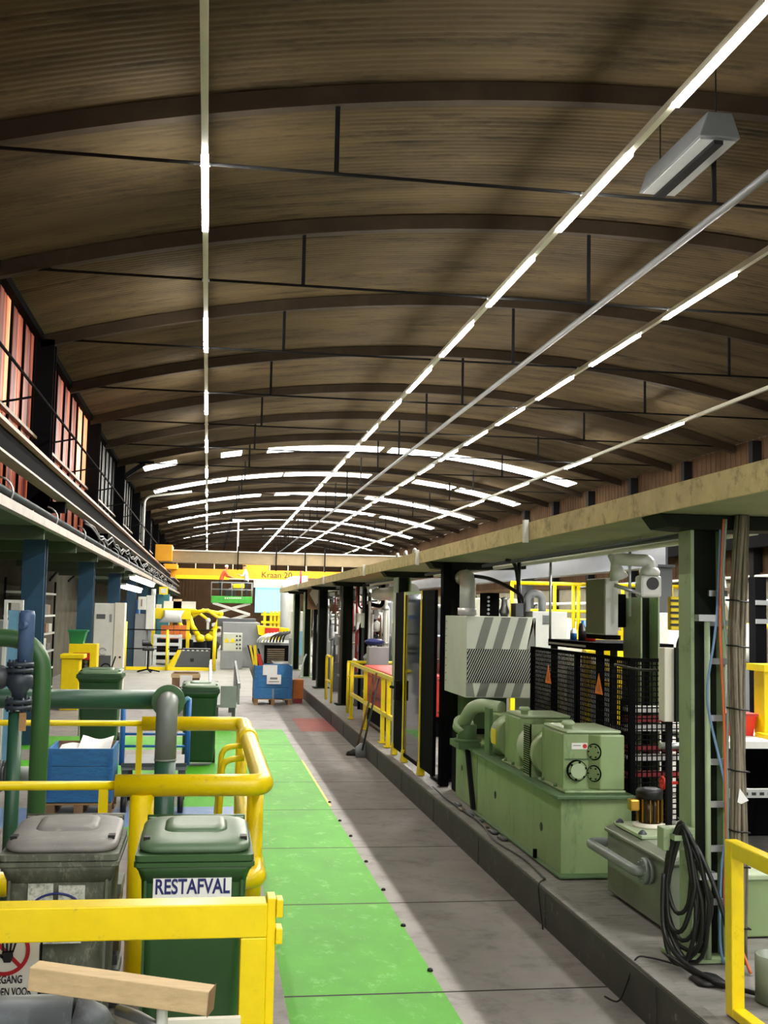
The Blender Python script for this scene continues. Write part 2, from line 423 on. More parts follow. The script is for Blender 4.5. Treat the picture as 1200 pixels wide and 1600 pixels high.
# clerestory windows between the columns
kinds = {0: 'window_red', 1: 'window_red', 2: 'window_dim'}
BAY = [3.0, 11.3, 19.7, 28.0, 36.3, 44.6, 52.9, 61.2, 69.5, 77.8, 86.1, 94.4, YF]
for k in range(len(BAY) - 1):
    y0, y1 = BAY[k] + .12, BAY[k + 1] - .12; b = MB(); n = int((y1 - y0) / .28)
    for i in range(n):
        a, c = y0 + (y1 - y0) * i / n, y0 + (y1 - y0) * (i + 1) / n; d = .008 if i % 2 else 0
        glow = (k == 2 and i > n - 8) or (k == 1 and i in (n - 9, n - 10))
        b.box(XL - .06 + d, XL + d - .03, a, c, 3.52, 5.05, 0 if k < 3 else 0); b.box(XL - .06 + d, XL + d - .03, a, c, 5.05, ZE - .08, 1 if glow else 0)
        if i % 4 == 0: b.box(XL - .02, XL + .02, a - .015, a + .015, 3.52, ZE - .08, 2)
    b.build('window_%d' % (k + 2), ['window_red' if k < 3 else 'window_dim', 'window_glow', 'black_steel'], kind='structure')
b = MB(); b.box(XL - .05, XL + .1, 3, YF, ZE - .1, ZE + .08, 0); b.box(XL - .03, XL + .06, 3, YF, 5.06, 5.11, 1)
b.build('trim_4', ['black_steel', 'tarnish'], kind='structure')

# ---------------------------------------------------------------- roof trusses
def truss(y, i):
    t = thing('roof_truss', (5.31, y, ZE - .05), 'arched roof rib with tie rod and hangers, %s from the camera' % ORD[i], 'roof truss', 'roof trusses')
    b = MB(); n = 24; vs = []
    for k in range(n + 1):
        x = XL + .05 + (XR - XL - .1) * k / n; z = roofz(x) - .03
        vs += [(x, y - .07, z), (x, y + .07, z), (x, y + .07, z - .2), (x, y - .07, z - .2)]
    b.add(vs, [(4 * k + j, 4 * k + (j + 1) % 4, 4 * k + 4 + (j + 1) % 4, 4 * k + 4 + j) for k in range(n) for j in range(4)])
    b.build('arched_rib', 'roof_steel', t)
    MB().cyl((XL + .02, y, 6.8), (XR - .02, y, 6.8), .019, n=8).build('tie_rod', 'dark_steel', t)
    for x in (1.17, 5.31, 9.46):
        MB().box(x - .025, x + .025, y - .012, y + .012, 6.79, roofz(x) - .2).build('hanger', 'dark_steel', t)
    b = MB(); b.prism([(XL + .03, y - .01, 6.74), (XL + .75, y - .01, 6.79), (XL + .75, y - .01, 6.84), (XL + .03, y - .01, 6.93)], (0, .02, 0)); b.build('end_plate', 'black_steel', t)
TR = [11.36 + 4.14 * i for i in range(21)]
for i, y in enumerate(TR): truss(y, i)

# ---------------------------------------------------------------- rooflights (translucent bands following the curve)
def rooflight(y, i, segs, wd=1.1):
    t = thing('rooflight', (5.3, y, 7.9), 'bright translucent rooflight band across the vault, %s from the camera' % ORD[i], 'rooflight', 'rooflight bands')
    for x0, x1 in segs:
        b = MB(); n = max(2, int((x1 - x0) / .6)); vs = []
        for k in range(n + 1):
            x = x0 + (x1 - x0) * k / n; z = roofz(x) - .055
            vs += [(x, y - wd / 2, z), (x, y + wd / 2, z), (x, y + wd / 2, z + .02), (x, y - wd / 2, z + .02)]
        b.add(vs, [(4 * k + j, 4 * k + (j + 1) % 4, 4 * k + 4 + (j + 1) % 4, 4 * k + 4 + j) for k in range(n) for j in range(4)] + [(0, 1, 2, 3), (4 * n, 4 * n + 1, 4 * n + 2, 4 * n + 3)], 0, True); b.build('panel', 'rooflight', t)
SEG = [[(-2.3, -1.2), (.3, 1.0), (1.9, 5.9), (6.2, 8.0), (8.2, 11.8), (12, 12.9)],
       [(-2.3, .6), (.7, 2.9), (3.0, 6.6), (8.5, 10.2), (10.4, 13)],
       [(-2.0, 2.4), (3.1, 6.8), (7.6, 13)], [(-2.3, .5), (.7, 9.2), (9.6, 12.6)], [(-1, 5.2), (5.4, 12.8)], [(-1.8, 3.6), (3.8, 9.4), (9.6, 12.9)], [(-2, 5.7), (6, 12.6)]]
for i, (y, sg) in enumerate(zip((39.4, 47.2, 55.6, 63.8, 71.8, 80, 88.2), SEG)): rooflight(y, i, sg, 1.15)

# ---------------------------------------------------------------- light tracks and LED strips
ROWS = [('leftmost', -.17, [10.9 + 6.39 * k for k in range(14)]), ('second', 3.85, [6.75 + 3.31 * k for k in range(27)]),
        ('third', 6.56, [13.45 + 3.31 * k for k in range(25)]), ('rightmost', 10.55, [24.26 + 6.33 * k for k in range(11)])]
for nm, x, ys_ in ROWS:
    t = thing('light_track', (x, 48, 6.7), 'long straight pale lighting track, %s of the four under the roof' % nm, 'light track')
    MB().box(x - .032, x + .032, 2, 96, 6.715, 6.785).build('track_rail', 'track_grey', t)
    for y in TR: MB().box(x - .05, x + .05, y - .02, y + .02, 6.775, 6.805).build('track_clamp', 'zinc', t)
    for i, y in enumerate(ys_):
        if y > 94: continue
        w_ = .034
        o = MB().box(x - w_, x + w_, y, y + 2.24, 6.69, 6.714).build('led_strip', 'led')
        tag(o, 'lit white LED strip on the %s ceiling track, %s from the camera' % (nm, ORD[i] if i < 25 else 'twenty-sixth'), 'led light', 'LED strips on the %s track' % nm)
o = MB(); 
for k in range(8): o.cyl((5.31 + .09, 3 + 11.6 * k, 6.73), (5.31 + .09, 3 + 11.6 * (k + 1), 6.73), .045, n=10)
tag(o.build('conduit_pipe', 'grey_dark'), 'grey pipe running down the middle of the vault between the light tracks', 'pipe')
# old box floodlight near the roof
t = thing('floodlight', at(1075, 240, 11.9), 'old unlit grey box floodlight hung under the roof, right of second light track', 'floodlight')
c = t.location; bx = 4.98
b = MB(); r1 = [(bx - .22, 10.5, 7.16), (bx + .22, 10.5, 7.16), (bx + .13, 10.5, 7.42), (bx - .13, 10.5, 7.42)]
b.prism(r1, (0, 1.65, 0)); b.build('housing', 'grey_dark', t, .01)
MB().box(bx - .19, bx + .19, 10.56, 12.1, 7.145, 7.158).build('glass', 'grey', t)
b = MB(); b.box(bx - .05, bx + .05, 10.54, 12.12, 7.10, 7.144); b.build('reflector_bar', 'dark_steel', t)
b = MB()
for y in (10.6, 12.05): b.cyl((bx, y, 7.42), (bx, y, roofz(bx) - .02), .008, n=6)
b.build('suspension', 'dark_steel', t)

# ---------------------------------------------------------------- columns of the left side
def leftcol(y, i):
    t = thing('steel_column', (-2.85, y, 0), 'steel column of the left side, blue below and black above, %s visible' % ORD[i], 'column', 'columns of the left side')
    def H(b, z0, z1):
        b.box(-3.06, -2.7, y - .15, y - .125, z0, z1); b.box(-3.06, -2.7, y + .125, y + .15, z0, z1); b.box(-2.9, -2.87, y - .125, y + .125, z0, z1)
    b = MB(); H(b, 0, 3.4); b.build('lower_shaft', 'column_blue', t)
    b = MB(); H(b, 3.52, 6.78); b.build('upper_shaft', 'black_steel', t)
for i, y in enumerate((19.72, 28.02, 36.3, 44.6, 52.9, 61.2, 69.5, 77.8)): leftcol(y, i)
# crane runway with rail on brackets
t = thing('crane_runway', (-2.45, 48, 4.0), 'long dark crane runway beam with pale top flange along the left wall', 'crane rail')
MB().box(-2.56, -2.36, 4, 96, 4.385, 4.43).build('top_flange', 'flange_pink', t)
MB().box(-2.47, -2.45, 4, 96, 4.06, 4.385).build('web', 'black_steel', t)
MB().box(-2.56, -2.36, 4, 96, 4.03, 4.06).build('bottom_flange', 'ledge_pale', t)
MB().box(-2.5, -2.43, 4, 96, 4.431, 4.5).build('rail', 'dark_steel', t)
for y in (19.72, 28.02, 36.3, 44.6, 52.9, 61.2, 69.5): MB().box(-2.699, -2.42, y - .1, y + .1, 3.85, 4.03).build('bracket', 'black_steel', t)
for k in range(18): MB().box(-2.8, -2.56, 10 + 4.1 * k, 10.06 + 4.1 * k, 4.2, 4.26).build('tie_plate', 'black_steel', t)
t = thing('hand_rail', (-2.5, 40, 5.2), 'thin dark tube rail along the left wall above the crane runway', 'rail')
MB().cyl((-2.42, 6, 5.24), (-2.42, 54, 5.24), .02, n=8).build('tube', 'dark_steel', t)
for k in range(12): MB().bar((-2.97, 8 + 4.15 * k, 5.1), (-2.42, 8 + 4.15 * k, 5.22), .02, .03).build('support', 'dark_steel', t)
t = thing('pipe_run', (-2.5, 40, 3.6), 'long grey pipe under the crane runway above the side roof edge', 'pipe')
MB().cyl((-2.42, 4, 3.64), (-2.42, 90, 3.64), .05, n=12).build('pipe', 'pipe_grey_dark', t)
for k in range(20): MB().tube(arcpts((-2.55, 10 + 4.15 * k, 3.64), (1, 0, 0), (0, 0, 1), .19, -1.5, 1.4, 8), .013, n=6).build('hook', 'zinc', t)
for k in range(20): MB().cyl((-2.42, 12 + 4.15 * k, 3.52), (-2.42, 12 + 4.15 * k, 3.6), .015, n=6).build('support', 'zinc', t)
# tied cable bundle sagging under the runway
pts = []
for k in range(60):
    y = 22 + .75 * k; pts.append((-2.36 + .03 * math.sin(k * 1.7), y, 3.86 + .06 * math.sin(k * .9) + .05 * math.cos(k * 2.3)))
b = MB(); b.tube(pts, .022, n=6); b.tube([(x + .03, y, z - .07 + .03 * math.sin(y * 2)) for x, y, z in pts], .016, n=6)
tag(b.build('cable_run', 'grey_dark'), 'grey cables sagging in loops under the left crane runway', 'cable')
# wall brackets / braces of the side aisle
for i, (u0, v0, u1, v1) in enumerate(((78, 907, 108, 872), (107, 908, 128, 890))):
    p = atx(u0, v0, -4.77); q = atx(u1, v1, -4.77)
    tag(MB().bar(p, q, .05, .05).build('diagonal_brace', 'dark_steel'), 'dark diagonal brace on the left block wall, %s' % ('nearer to the shelves' if i == 0 else 'beside the second blue column'), 'brace')
for i, u in enumerate((12, 98)):
    p = at(u, 900, 22 if i == 0 else 27.9); x = min(p.x, -4.0)
    tag(MB().box(x - .06, x + .06, p.y, p.y + .1, 0, 3.25).build('wall_post', 'dark_steel'), 'thin dark upright post against left block wall, %s' % ('at the frame edge' if i == 0 else 'above the shelving'), 'post')
p = at(14, 921, 21.95)
b = MB(); b.box(-4.06, -3.94, 21.93, 21.998, p.z - .13, p.z + .13); tag(b.build('switch_box', 'cream', bevel=.008), 'cream double switch box on the post left of the first blue column', 'switch')
# fluorescent lamps of the side aisle
for i, (u0, v0, u1, v1, y) in enumerate(((206, 903, 238, 915, 38), (192, 917, 218, 924, 38))):
    p = at(u0, v0, y); q = at(u1, v1, y + 3)
    t = thing('tube_lamp', (p + q) / 2, 'bright fluorescent tube lamp under the side roof, %s' % ('upper one' if i == 0 else 'lower one above the white cabinet'), 'lamp')
    MB().bar(p, q, .12, .08).build('tube', 'lamp_small', t); MB().bar(p + V((0, 0, .08)), q + V((0, 0, .08)), .22, .06).build('housing', 'white_paint', t)
    b = MB(); 
    for e in (p, q): b.cyl(e + V((0, 0, .1)), (e.x, e.y, 3.46), .01, n=6)
    b.build('suspension', 'dark_steel', t)
# ---------------------------------------------------------------- the right side: overhead slab, columns, machine
ZP = .277
t = thing('overhead_slab', (3.3, 30, 2.9), 'long tan overhead concrete walkway slab carried by the green columns on the right', 'walkway slab')
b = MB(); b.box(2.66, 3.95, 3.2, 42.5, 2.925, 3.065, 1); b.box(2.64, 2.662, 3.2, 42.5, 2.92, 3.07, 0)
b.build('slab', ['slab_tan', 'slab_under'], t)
for i, y in enumerate((9.2, 14.2, 19.2, 26.0, 33.5)):
    b = MB(); b.box(2.6, 2.639, y, y + .05, 2.9, 3.09); lab(b.build('edge_clip', 'white_paint', t), 'small pale clip on the slab edge')
COLS = [(6.645, 'column_green'), (13.85, 'column_dark'), (17.6, 'column_green'), (24.7, 'column_dark'), (30.0, 'column_dark'), (34.6, 'column_green'), (38.8, 'column_green')]
CN = ['light green H section column nearest on the right, hung with cables', 'dark H section column behind the white striped hood', 'green H section column at the far edge of the glass door frame',
      'dark H section column behind the red container and yellow rails', 'dark H section column left of the red container column', 'slim green H section column near the far end of the slab', 'farthest green H section column under the slab end']
for i, (y, m_) in enumerate(COLS):
    t = thing('steel_column', (3.08, y, ZP), CN[i], 'column', 'columns under the overhead slab')
    hw = .185 if i else .09
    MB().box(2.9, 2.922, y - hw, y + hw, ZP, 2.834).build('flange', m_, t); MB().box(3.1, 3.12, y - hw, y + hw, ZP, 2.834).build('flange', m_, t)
    MB().box(2.922, 3.1, y - .008, y + .008, ZP, 2.834).build('web', 'column_dark', t)  # shade of the recess painted in: near-black web between the flanges
    MB().box(2.8, 3.22, y - hw - .05, y + hw + .05, ZP, ZP + .02).build('base_plate', m_, t)
    b = MB(); b.prism([(2.68, y - .16, 2.922), (2.74, y - .16, 2.845), (2.9, y - .16, 2.835), (3.3, y - .16, 2.835), (3.9, y - .16, 2.86), (3.9, y - .16, 2.922)], (0, .32, 0))
    b.build('cantilever_bracket', 'column_dark', t, .006)  # dark colour carries the shadow under the slab
# conduits and pipes hung below the slab
for i, (x, z, r, m_) in enumerate(((3.5, 2.87, .03, 'cream'), (3.35, 2.885, .022, 'grey_dark'))):
    b = MB(); b.cyl((x, 6.9, z), (x, 41, z), r, n=10)
    t = thing('hung_pipe', (x, 24, z), '%s pipe hung lengthwise under the overhead slab, %s' % (('cream', 'thin dark grey')[i], ('farther from the aisle', 'nearer the aisle')[i]), 'pipe')
    b.build('pipe', m_, t)
    for k in range(5): MB().cyl((x, 8.5 + 7.1 * k, z + r), (x, 8.5 + 7.1 * k, 2.925), .012, n=6).build('hanger', 'zinc', t)

# --- the green machine
t = thing('pump_machine', (3.1, 10.2, ZP), 'big green machine base with two gearbox units on the raised platform', 'machine')
b = MB(); b.box(2.78, 3.36, 8.72, 11.5, ZP, .872, 0); b.box(2.73, 3.37, 8.66, 11.55, .872, .90, 1)
b.box(2.74, 3.36, 8.62, 11.5, ZP + .001, ZP + .02, 1)
b.build('base', ['machine_green', 'machine_green_dark'], t, .006)
for (y, z) in ((9.24, .56), (10.76, .575)):
    b = MB(); b.cyl((2.776, y, z), (2.783, y, z), .035, n=14); lab(b.build('lifting_hole', 'black', t), 'dark round hole in the base side')
b = MB(); b.cyl((2.745, 9.3, ZP + .02), (2.745, 9.3, ZP + .09), .018, n=8); b.build('anchor_bolt', 'black_steel', t)
def gearbox(y0, y1, nm):
    g = MB(); g.box(2.84, 3.3, y0, y1, .90, 1.36, 0)
    # chamfered right end
    g.prism([(3.05, y0 + .05, .926), (3.05, y0 - .001, .926), (3.12, y0 - .09, .926), (3.32, y0 - .09, .926), (3.32, y0 + .05, .926)], (0, 0, .43), 0)
    g.box(2.86, 3.32, y0 - .02, y1 + .02, 1.36, 1.385, 1); g.box(2.82, 3.33, y0 - .1, y1 + .05, .90, .925, 0)
    o = g.build('gearbox', ['machine_green', 'machine_green_pale'], t, .012)
    b = MB(); b.cyl((2.95, y0 - .001, 1.07), (2.95, y0 - .03, 1.07), .082, n=24, m=2); b.cyl((2.95, y0 - .03, 1.07), (2.95, y0 - .035, 1.07), .074, n=24, m=0); b.cyl((2.95, y0 - .036, 1.07), (2.95, y0 - .05, 1.07), .06, n=24, m=1)
    for k in range(6):
        a = k * math.pi / 3 + .3; b.cyl((2.95 + .066 * math.cos(a), y0 - .034, 1.07 + .066 * math.sin(a)), (2.95 + .066 * math.cos(a), y0 - .045, 1.07 + .066 * math.sin(a)), .009, n=6, m=2)
    b.build('round_cover', ['machine_green', 'machine_green_pale', 'black_steel'], o)
    b = MB(); b.box(2.86, 3.05, y0 - .012, y0 - .001, 1.155, 1.163); b.build('cover_seam', 'machine_green_dark', o)
    b = MB(); b.lathe((2.92, y0 + .12, 1.385), (0, 0, 1), [(.035, 0), (.035, .03), (.05, .031), (.055, .05), (.04, .065), (.0, .068)], 16); b.build('filler_cap', 'machine_green_pale', o)
    b = MB(); b.box(2.91, 3.04, y0 - .006, y0 - .001, 1.235, 1.285, 0); b.box(2.92, 2.985, y0 - .008, y0 - .006, 1.262, 1.268, 2); b.cyl((3.018, y0 - .006, 1.26), (3.018, y0 - .009, 1.26), .018, n=16, m=1)
    b.build('maker_plate', ['white', 'red', 'hood_grey'], o)
    b = MB()
    for (y, z) in ((y0 + .12, .935), (y1 - .12, .935)): b.cyl((2.815, y, .925), (2.815, y, .95), .014, n=6)
    b.build('foot_bolts', 'machine_green_dark', o)
    for k in range(2):
        b = MB(); cz = 1.05 + .17 * k; n_ = V((-.79, -.61, 0)); c_ = V((3.085, y0 - .045, cz)); b.cyl(c_, c_ + n_ * .006, .066, n=22, m=1); b.cyl(c_ + n_ * .006, c_ + n_ * .014, .056, n=22)
        for q in range(6): a = q * math.pi / 3; e_ = c_ + V((.61, -.79, 0)) * .046 * math.cos(a) + V((0, 0, .046 * math.sin(a))); b.cyl(e_, e_ + n_ * .02, .007, n=6, m=1)
        b.build('side_cover', ['machine_green', 'black_steel'], o)
    return o
g1 = gearbox(8.86, 9.45, 'front'); g2 = gearbox(10.15, 10.66, 'rear')
# coupling guards: domed covers, disks
b = MB(); b.cyl((2.98, 9.45, 1.12), (2.98, 9.6, 1.12), .2, n=28); b.build('coupling_flange', 'machine_green', t)
b = MB(); b.lathe((2.98, 9.6, 1.12), (0, 1, 0), [(.12, 0), (.165, .1), (.18, .25), (.18, .5), (.0, .52)], 24); b.build('motor_dome', 'machine_green_pale', t)
b = MB(); b.box(2.80, 2.812, 9.66, 9.86, .90, 1.35, 0); b.box(2.80, 3.1, 9.66, 9.67, .90, 1.35, 0)
for k in range(22): b.box(2.796, 2.80, 9.665, 9.855, .92 + .019 * k, .928 + .019 * k, 1)
b.build('mesh_guard', ['machine_green', 'black_steel'], t)
b = MB(); b.cyl((2.98, 10.70, 1.12), (2.98, 11.0, 1.12), .2, n=28); b.build('coupling_flange', 'machine_green', t)
b = MB(); b.box(2.772, 2.779, 10.76, 10.92, 1.05, 1.19); o = b.build('warning_label', 'yellow', t); lab(o, 'yellow label on the coupling guard')
b = MB(); b.box(2.80, 2.835, 11.1, 11.3, .90, 1.36); b.build('end_guard', 'machine_green_dark', t)
b = MB(); b.box(2.9, 3.3, 11.1, 11.5, .9, 1.3); b.build('motor_box', 'machine_green', t, .02)
b = MB(); b.tube(fillet([(3.0, 11.4, 1.34), (2.78, 11.7, 1.36), (2.74, 12.0, 1.12)], .3, 8), .07, n=14); b.cyl((2.74, 11.98, 1.14), (2.74, 12.03, 1.08), .11, n=18); b.build('elbow_pipe', 'machine_green_pale', t)
b = MB(); b.cyl((2.78, 11.98, .96), (2.78, 11.98, 1.12), .1, n=18); b.cyl((2.78, 11.98, .94), (2.78, 11.98, .97), .15, n=18); b.box(2.66, 2.9, 11.85, 12.3, .87, .94); b.build('pump_head', 'machine_green_dark', t, .005)
b = MB(); b.prism([(2.8, 12.6, ZP), (2.8, 11.6, ZP), (2.8, 11.6, .86), (2.8, 12.6, .95)], (.35, 0, 0), 0); b.box(2.77, 3.2, 11.55, 12.65, .865, .89, 1)
b.prism([(2.76, 11.62, ZP + .01), (2.76, 11.7, ZP + .01), (2.76, 12.0, .86), (2.76, 11.92, .86)], (.04, 0, 0), 2); b.cyl((2.797, 12.3, .62), (2.802, 12.3, .62), .03, n=12, m=3)
b.build('pump_plinth', ['machine_green', 'machine_green_dark', 'dark_steel', 'black'], t)

# --- white and grey striped hood
HX0, HX1, HY0, HY1 = 2.76, 3.5, 12.0, 13.1
t = thing('machine_hood', (3.1, 12.5, 1.4), 'white sheet metal hood with grey diagonal stripes and a black mesh front', 'machine hood')
b = MB(); b.box(HX0, HX1, HY0, HY1, 1.40, 2.27, 0)
b.build('shell', ['hood_white'], t, .006)
zt, zm = 2.262, 1.92
for k in range(4):
    x = HX0 + .10 + .19 * k
    b = MB(); b.prism([(x, HY0 - .003, zm), (x + .1, HY0 - .003, zm), (min(x + .2, HX1 - .001), HY0 - .003, zt), (x + .1, HY0 - .003, zt)], (0, .002, 0)); b.build('stripe', 'hood_grey', t)
    x -= .17
    if x > HX0 - .08: b = MB(); b.prism([(max(x, HX0 + .005), HY0 - .003, 1.41), (max(x, HX0) + .1, HY0 - .003, 1.41), (x + .1 + .045, HY0 - .003, 1.56), (max(x + .045, HX0 + .005), HY0 - .003, 1.56)], (0, .002, 0)); b.build('stripe', 'hood_grey', t)
b = MB(); b.box(HX0 + .01, HX1 - .02, HY0 - .006, HY0 - .003, 1.56, 1.92, 0)
mx0, mx1, mz0, mz1 = HX0 + .012, HX1 - .022, 1.562, 1.918; sl = 2.1
k = -7
while mx0 + k * .026 < mx1:
    xa = mx0 + k * .026; lo = max(0, (mx0 - xa) * sl); hi = min(mz1 - mz0, (mx1 - xa) * sl); k += 1
    if hi > lo + .01: b.bar((xa + lo / sl, HY0 - .009, mz0 + lo), (xa + hi / sl, HY0 - .009, mz0 + hi), .0065, .004, up=(0, 1, 0), m=1)
b.build('mesh_front', ['black', 'hood_white'], t)
b = MB()
for k in range(9): b.box(HX0 - .006, HX0 - .001, HY1 - .1, HY1 - .02, 1.52 + .085 * k, 1.528 + .085 * k)
b.build('hinge_seams', 'hood_grey', t)
b = MB(); b.box(2.9, 3.4, 12.7, 13.0, 1.0, 1.40); b.build('neck', 'machine_green_dark', t)
b = MB(); b.box(2.85, 3.45, 12.68, 13.05, ZP, .99); b.build('stand', 'dark_steel', t)
# things on top of the hood
b = MB(); b.tube(fillet([(2.95, 12.8, 2.27), (2.95, 12.8, 2.72), (3.0, 13.3, 2.72)], .15), .09, n=14); b.cyl((2.95, 12.8, 2.28), (2.95, 12.8, 2.36), .11, n=16)
tag(b.build('duct_elbow', 'duct'), 'thick pale duct elbow rising from the hood beside the dark column', 'duct')
t = thing('valve_block', (3.15, 12.4, 2.272), 'black valve block with small pale fittings on top of the striped hood', 'valve block')
MB().box(3.05, 3.2, 12.3, 12.6, 2.272, 2.53).build('block', 'black_steel', t, .006)
b = MB()
for k in range(5): b.cyl((3.07, 12.3, 2.3 + .045 * k), (3.07, 12.27, 2.3 + .045 * k), .014, n=8)
b.lathe((3.27, 12.35, 2.272), (0, 0, 1), [(.04, 0), (.06, .05), (.035, .12), (.03, .18), (.05, .2), (.0, .22)], 12)
b.build('fittings', 'zinc', t)
tag(MB().box(3.33, 3.42, 12.1, 12.3, 2.272, 2.42).build('grey_terminal_box', 'grey_dark', bevel=.005), 'small dark grey terminal box on the hood between the hoses', 'box')
for i, (x0, z1, x1, y1) in enumerate(((3.42, 2.75, 3.0, 13.2), (3.45, 2.9, 3.3, 12.4), (3.4, 2.9, 3.47, 12.5))):
    b = MB(); b.tube(smooth([(3.44 + .02 * i, 12.2 + .05 * i, 2.27), (3.42, 12.2 + .05 * i, 2.5), ((x0 + x1) / 2, (12.2 + y1) / 2, z1 - .06), (x1, y1, z1)], 8), .022, n=8)
    tag(b.build('black_hose', 'black_rubber'), ('thick black hose arching from the hood towards the dark column', 'black hose rising from the hood to the slab', 'straight black hose up from the right corner of the hood')[i], 'hose')
b = MB(); b.cyl((3.6, 11.7, 2.0), (3.6, 11.7, 2.92), .014, n=8); tag(b.build('thin_rod', 'zinc'), 'thin pale upright rod right of the striped hood', 'rod')
# white cabinet right of the hood
t = thing('white_cabinet', (3.75, 12.4, ZP), 'white steel cabinet with small vent standing right of the striped hood', 'cabinet')
p = at(832, 955, 12.2); q = at(886, 1003, 12.2)
MB().box(p.x, q.x, 12.2, 12.9, ZP, p.z).build('body', 'white_paint', t, .008)
b = MB(); b.box(p.x + .12, p.x + .21, 12.19, 12.2, p.z - .14, p.z - .04, 0)
for k in range(4): b.box(p.x + .13, p.x + .2, 12.184, 12.19, p.z - .13 + .022 * k, p.z - .12 + .022 * k, 1)
b.build('vent', ['grey', 'grey_dark'], t)
b = MB(); b.tube(fillet([(p.x + .02, 12.5, p.z - .1), (p.x + .02, 12.5, p.z + .2), (p.x + .2, 12.5, p.z + .2), (p.x + .2, 12.5, p.z)], .1), .045, n=12); b.build('bent_pipe', 'grey', t)
b = MB(); b.box(q.x + .005, q.x + .09, 12.3, 12.7, 2.0, 2.26); b.build('side_box', 'cream', t, .006)

# --- black mesh fence
def mesh_panel(nm, p, q, z0, z1, parent, step=.042):
    b = MB(); p = V(p); q = V(q); L = (q - p).length; d = (q - p) / L; n = int(L / step)
    for k in range(1, n): c = p + d * (L * k / n); b.cyl((c.x, c.y, z0), (c.x, c.y, z1),   .0065, n=4, cap=False)
    n = int((z1 - z0) / step)
    for k in range(1, n): z = z0 + (z1 - z0) * k / n; b.cyl((p.x, p.y, z), (q.x, q.y, z),   .0065, n=4, cap=False)
    b.build(nm, 'black_steel', parent)
t = thing('mesh_fence', (3.4, 10, ZP), 'black wire mesh fence with corner post behind the green machine', 'fence')
C = V((3.4, 8.82, 0)); A = V((3.4, 11.65, 0)); B_ = V((3.98, 8.9, 0)); M_ = V((3.4, 10.2, 0))
for p in (C, A, M_, B_): MB().box(p.x - .022, p.x + .022, p.y - .022, p.y + .022, ZP, 1.965).build('post', 'black_steel', t)
for a, c in ((C, M_), (M_, A), (C, B_)):
    for z in (.42, 1.95): MB().bar((a.x, a.y, z), (c.x, c.y, z), .03, .03).build('frame_bar', 'black_steel', t)
    mesh_panel('wire_mesh', a, c, .42, 1.95, t)
for i, (u, v) in enumerate(((857, 1055), (936, 1070))):
    p = atx(u, v, 3.385)
    b = MB(); b.prism([(p.x, p.y - .1, p.z - .08), (p.x, p.y + .1, p.z - .08), (p.x, p.y, p.z + .1)], (-.004, 0, 0), 0); b.prism([(p.x - .005, p.y - .05, p.z - .055), (p.x - .005, p.y + .05, p.z - .055), (p.x - .005, p.y, p.z + .045)], (-.002, 0, 0), 1)
    tag(b.build('warning_sign', ['orange', 'orange_brown']), 'orange triangular warning sign on the black mesh, %s' % ('left panel' if i == 0 else 'right panel'), 'warning sign')
# counter and things behind the fence
BENCH = t = thing('work_bench', (3.85, 10.9, ZP), 'dark bench with pale edge behind the mesh fence, left of the green post', 'bench')
MB().box(3.55, 4.3, 10.1, 11.6, 1.98, 2.05).build('top', 'black_steel', t); MB().box(3.545, 3.56, 10.4, 11.6, 2.0, 2.02).build('edge_strip', 'white_paint', t)
for x, y in ((3.6, 10.15), (4.25, 10.15), (3.6, 11.55), (4.25, 11.55)): MB().box(x - .03, x + .03, y - .03, y + .03, ZP, 1.98).build('leg', 'dark_steel', t)
BT = [('navy', 'red', .05, .1, 3.72, 10.75, 'blue capped jar with red base on the dark bench'), ('white', 'blue_paint', .035, .12, 3.66, 11.1, 'white bottle with blue cap on the dark bench'), ('black', 'black', .04, .17, 3.7, 10.95, 'black bottle on the dark bench'), ('blue_paint', 'white', .055, .2, 3.85, 11.35, 'blue canister on the dark bench')]
for a, c, r, h, x, y, l in BT:
    b = MB(); b.lathe((x, y, 2.05), (0, 0, 1), [(r, 0), (r, h * .55), (r * .97, h * .6)], 14, 1); b.lathe((x, y, 2.05 + h * .6), (0, 0, 1), [(r * .97, 0), (r * .9, h * .2), (r * .45, h * .3), (r * .45, h * .4), (0, h * .41)], 14, 0)
    tag(b.build('bottle', [a, c]), l, 'bottle')
# stuff seen through the mesh
t = thing('red_rack', (4.4, 9.9, ZP), 'rack with red and white horizontal rails behind the mesh fence', 'rack')
for i, (z, m_) in enumerate(((1.42, 'red_dark'), (1.34, 'white'), (1.5, 'white'), (1.17, 'red_dark'), (1.1, 'white'), (.95, 'red_dark'))):
    MB().box(3.5, 4.2, 9.2 + .05 * (i % 2), 9.28 + .05 * (i % 2), z, z + .05).build('rail', m_, t)
for x in (3.52, 3.9, 4.14): MB().box(x, x + .05, 9.34, 9.4, ZP, 1.6).build('upright', 'dark_steel', t)
t = thing('yellow_carrier', (4.6, 11, ZP), 'yellow framed carrier behind the mesh fence and green post', 'machine frame')
for z in (1.55, 1.72, 1.86): MB().box(4.0, 4.72, 11.7, 11.8, z, z + .07).build('beam', 'yellow', t)
for x in (4.02, 4.34, 4.64): MB().box(x, x + .08, 11.81, 11.9, ZP, 1.95).build('upright', 'yellow', t)
MB().box(3.68, 4.15, 10.3, 11.4, ZP, 1.2).build('lower_cabinet', 'dark_steel', BENCH, .01)

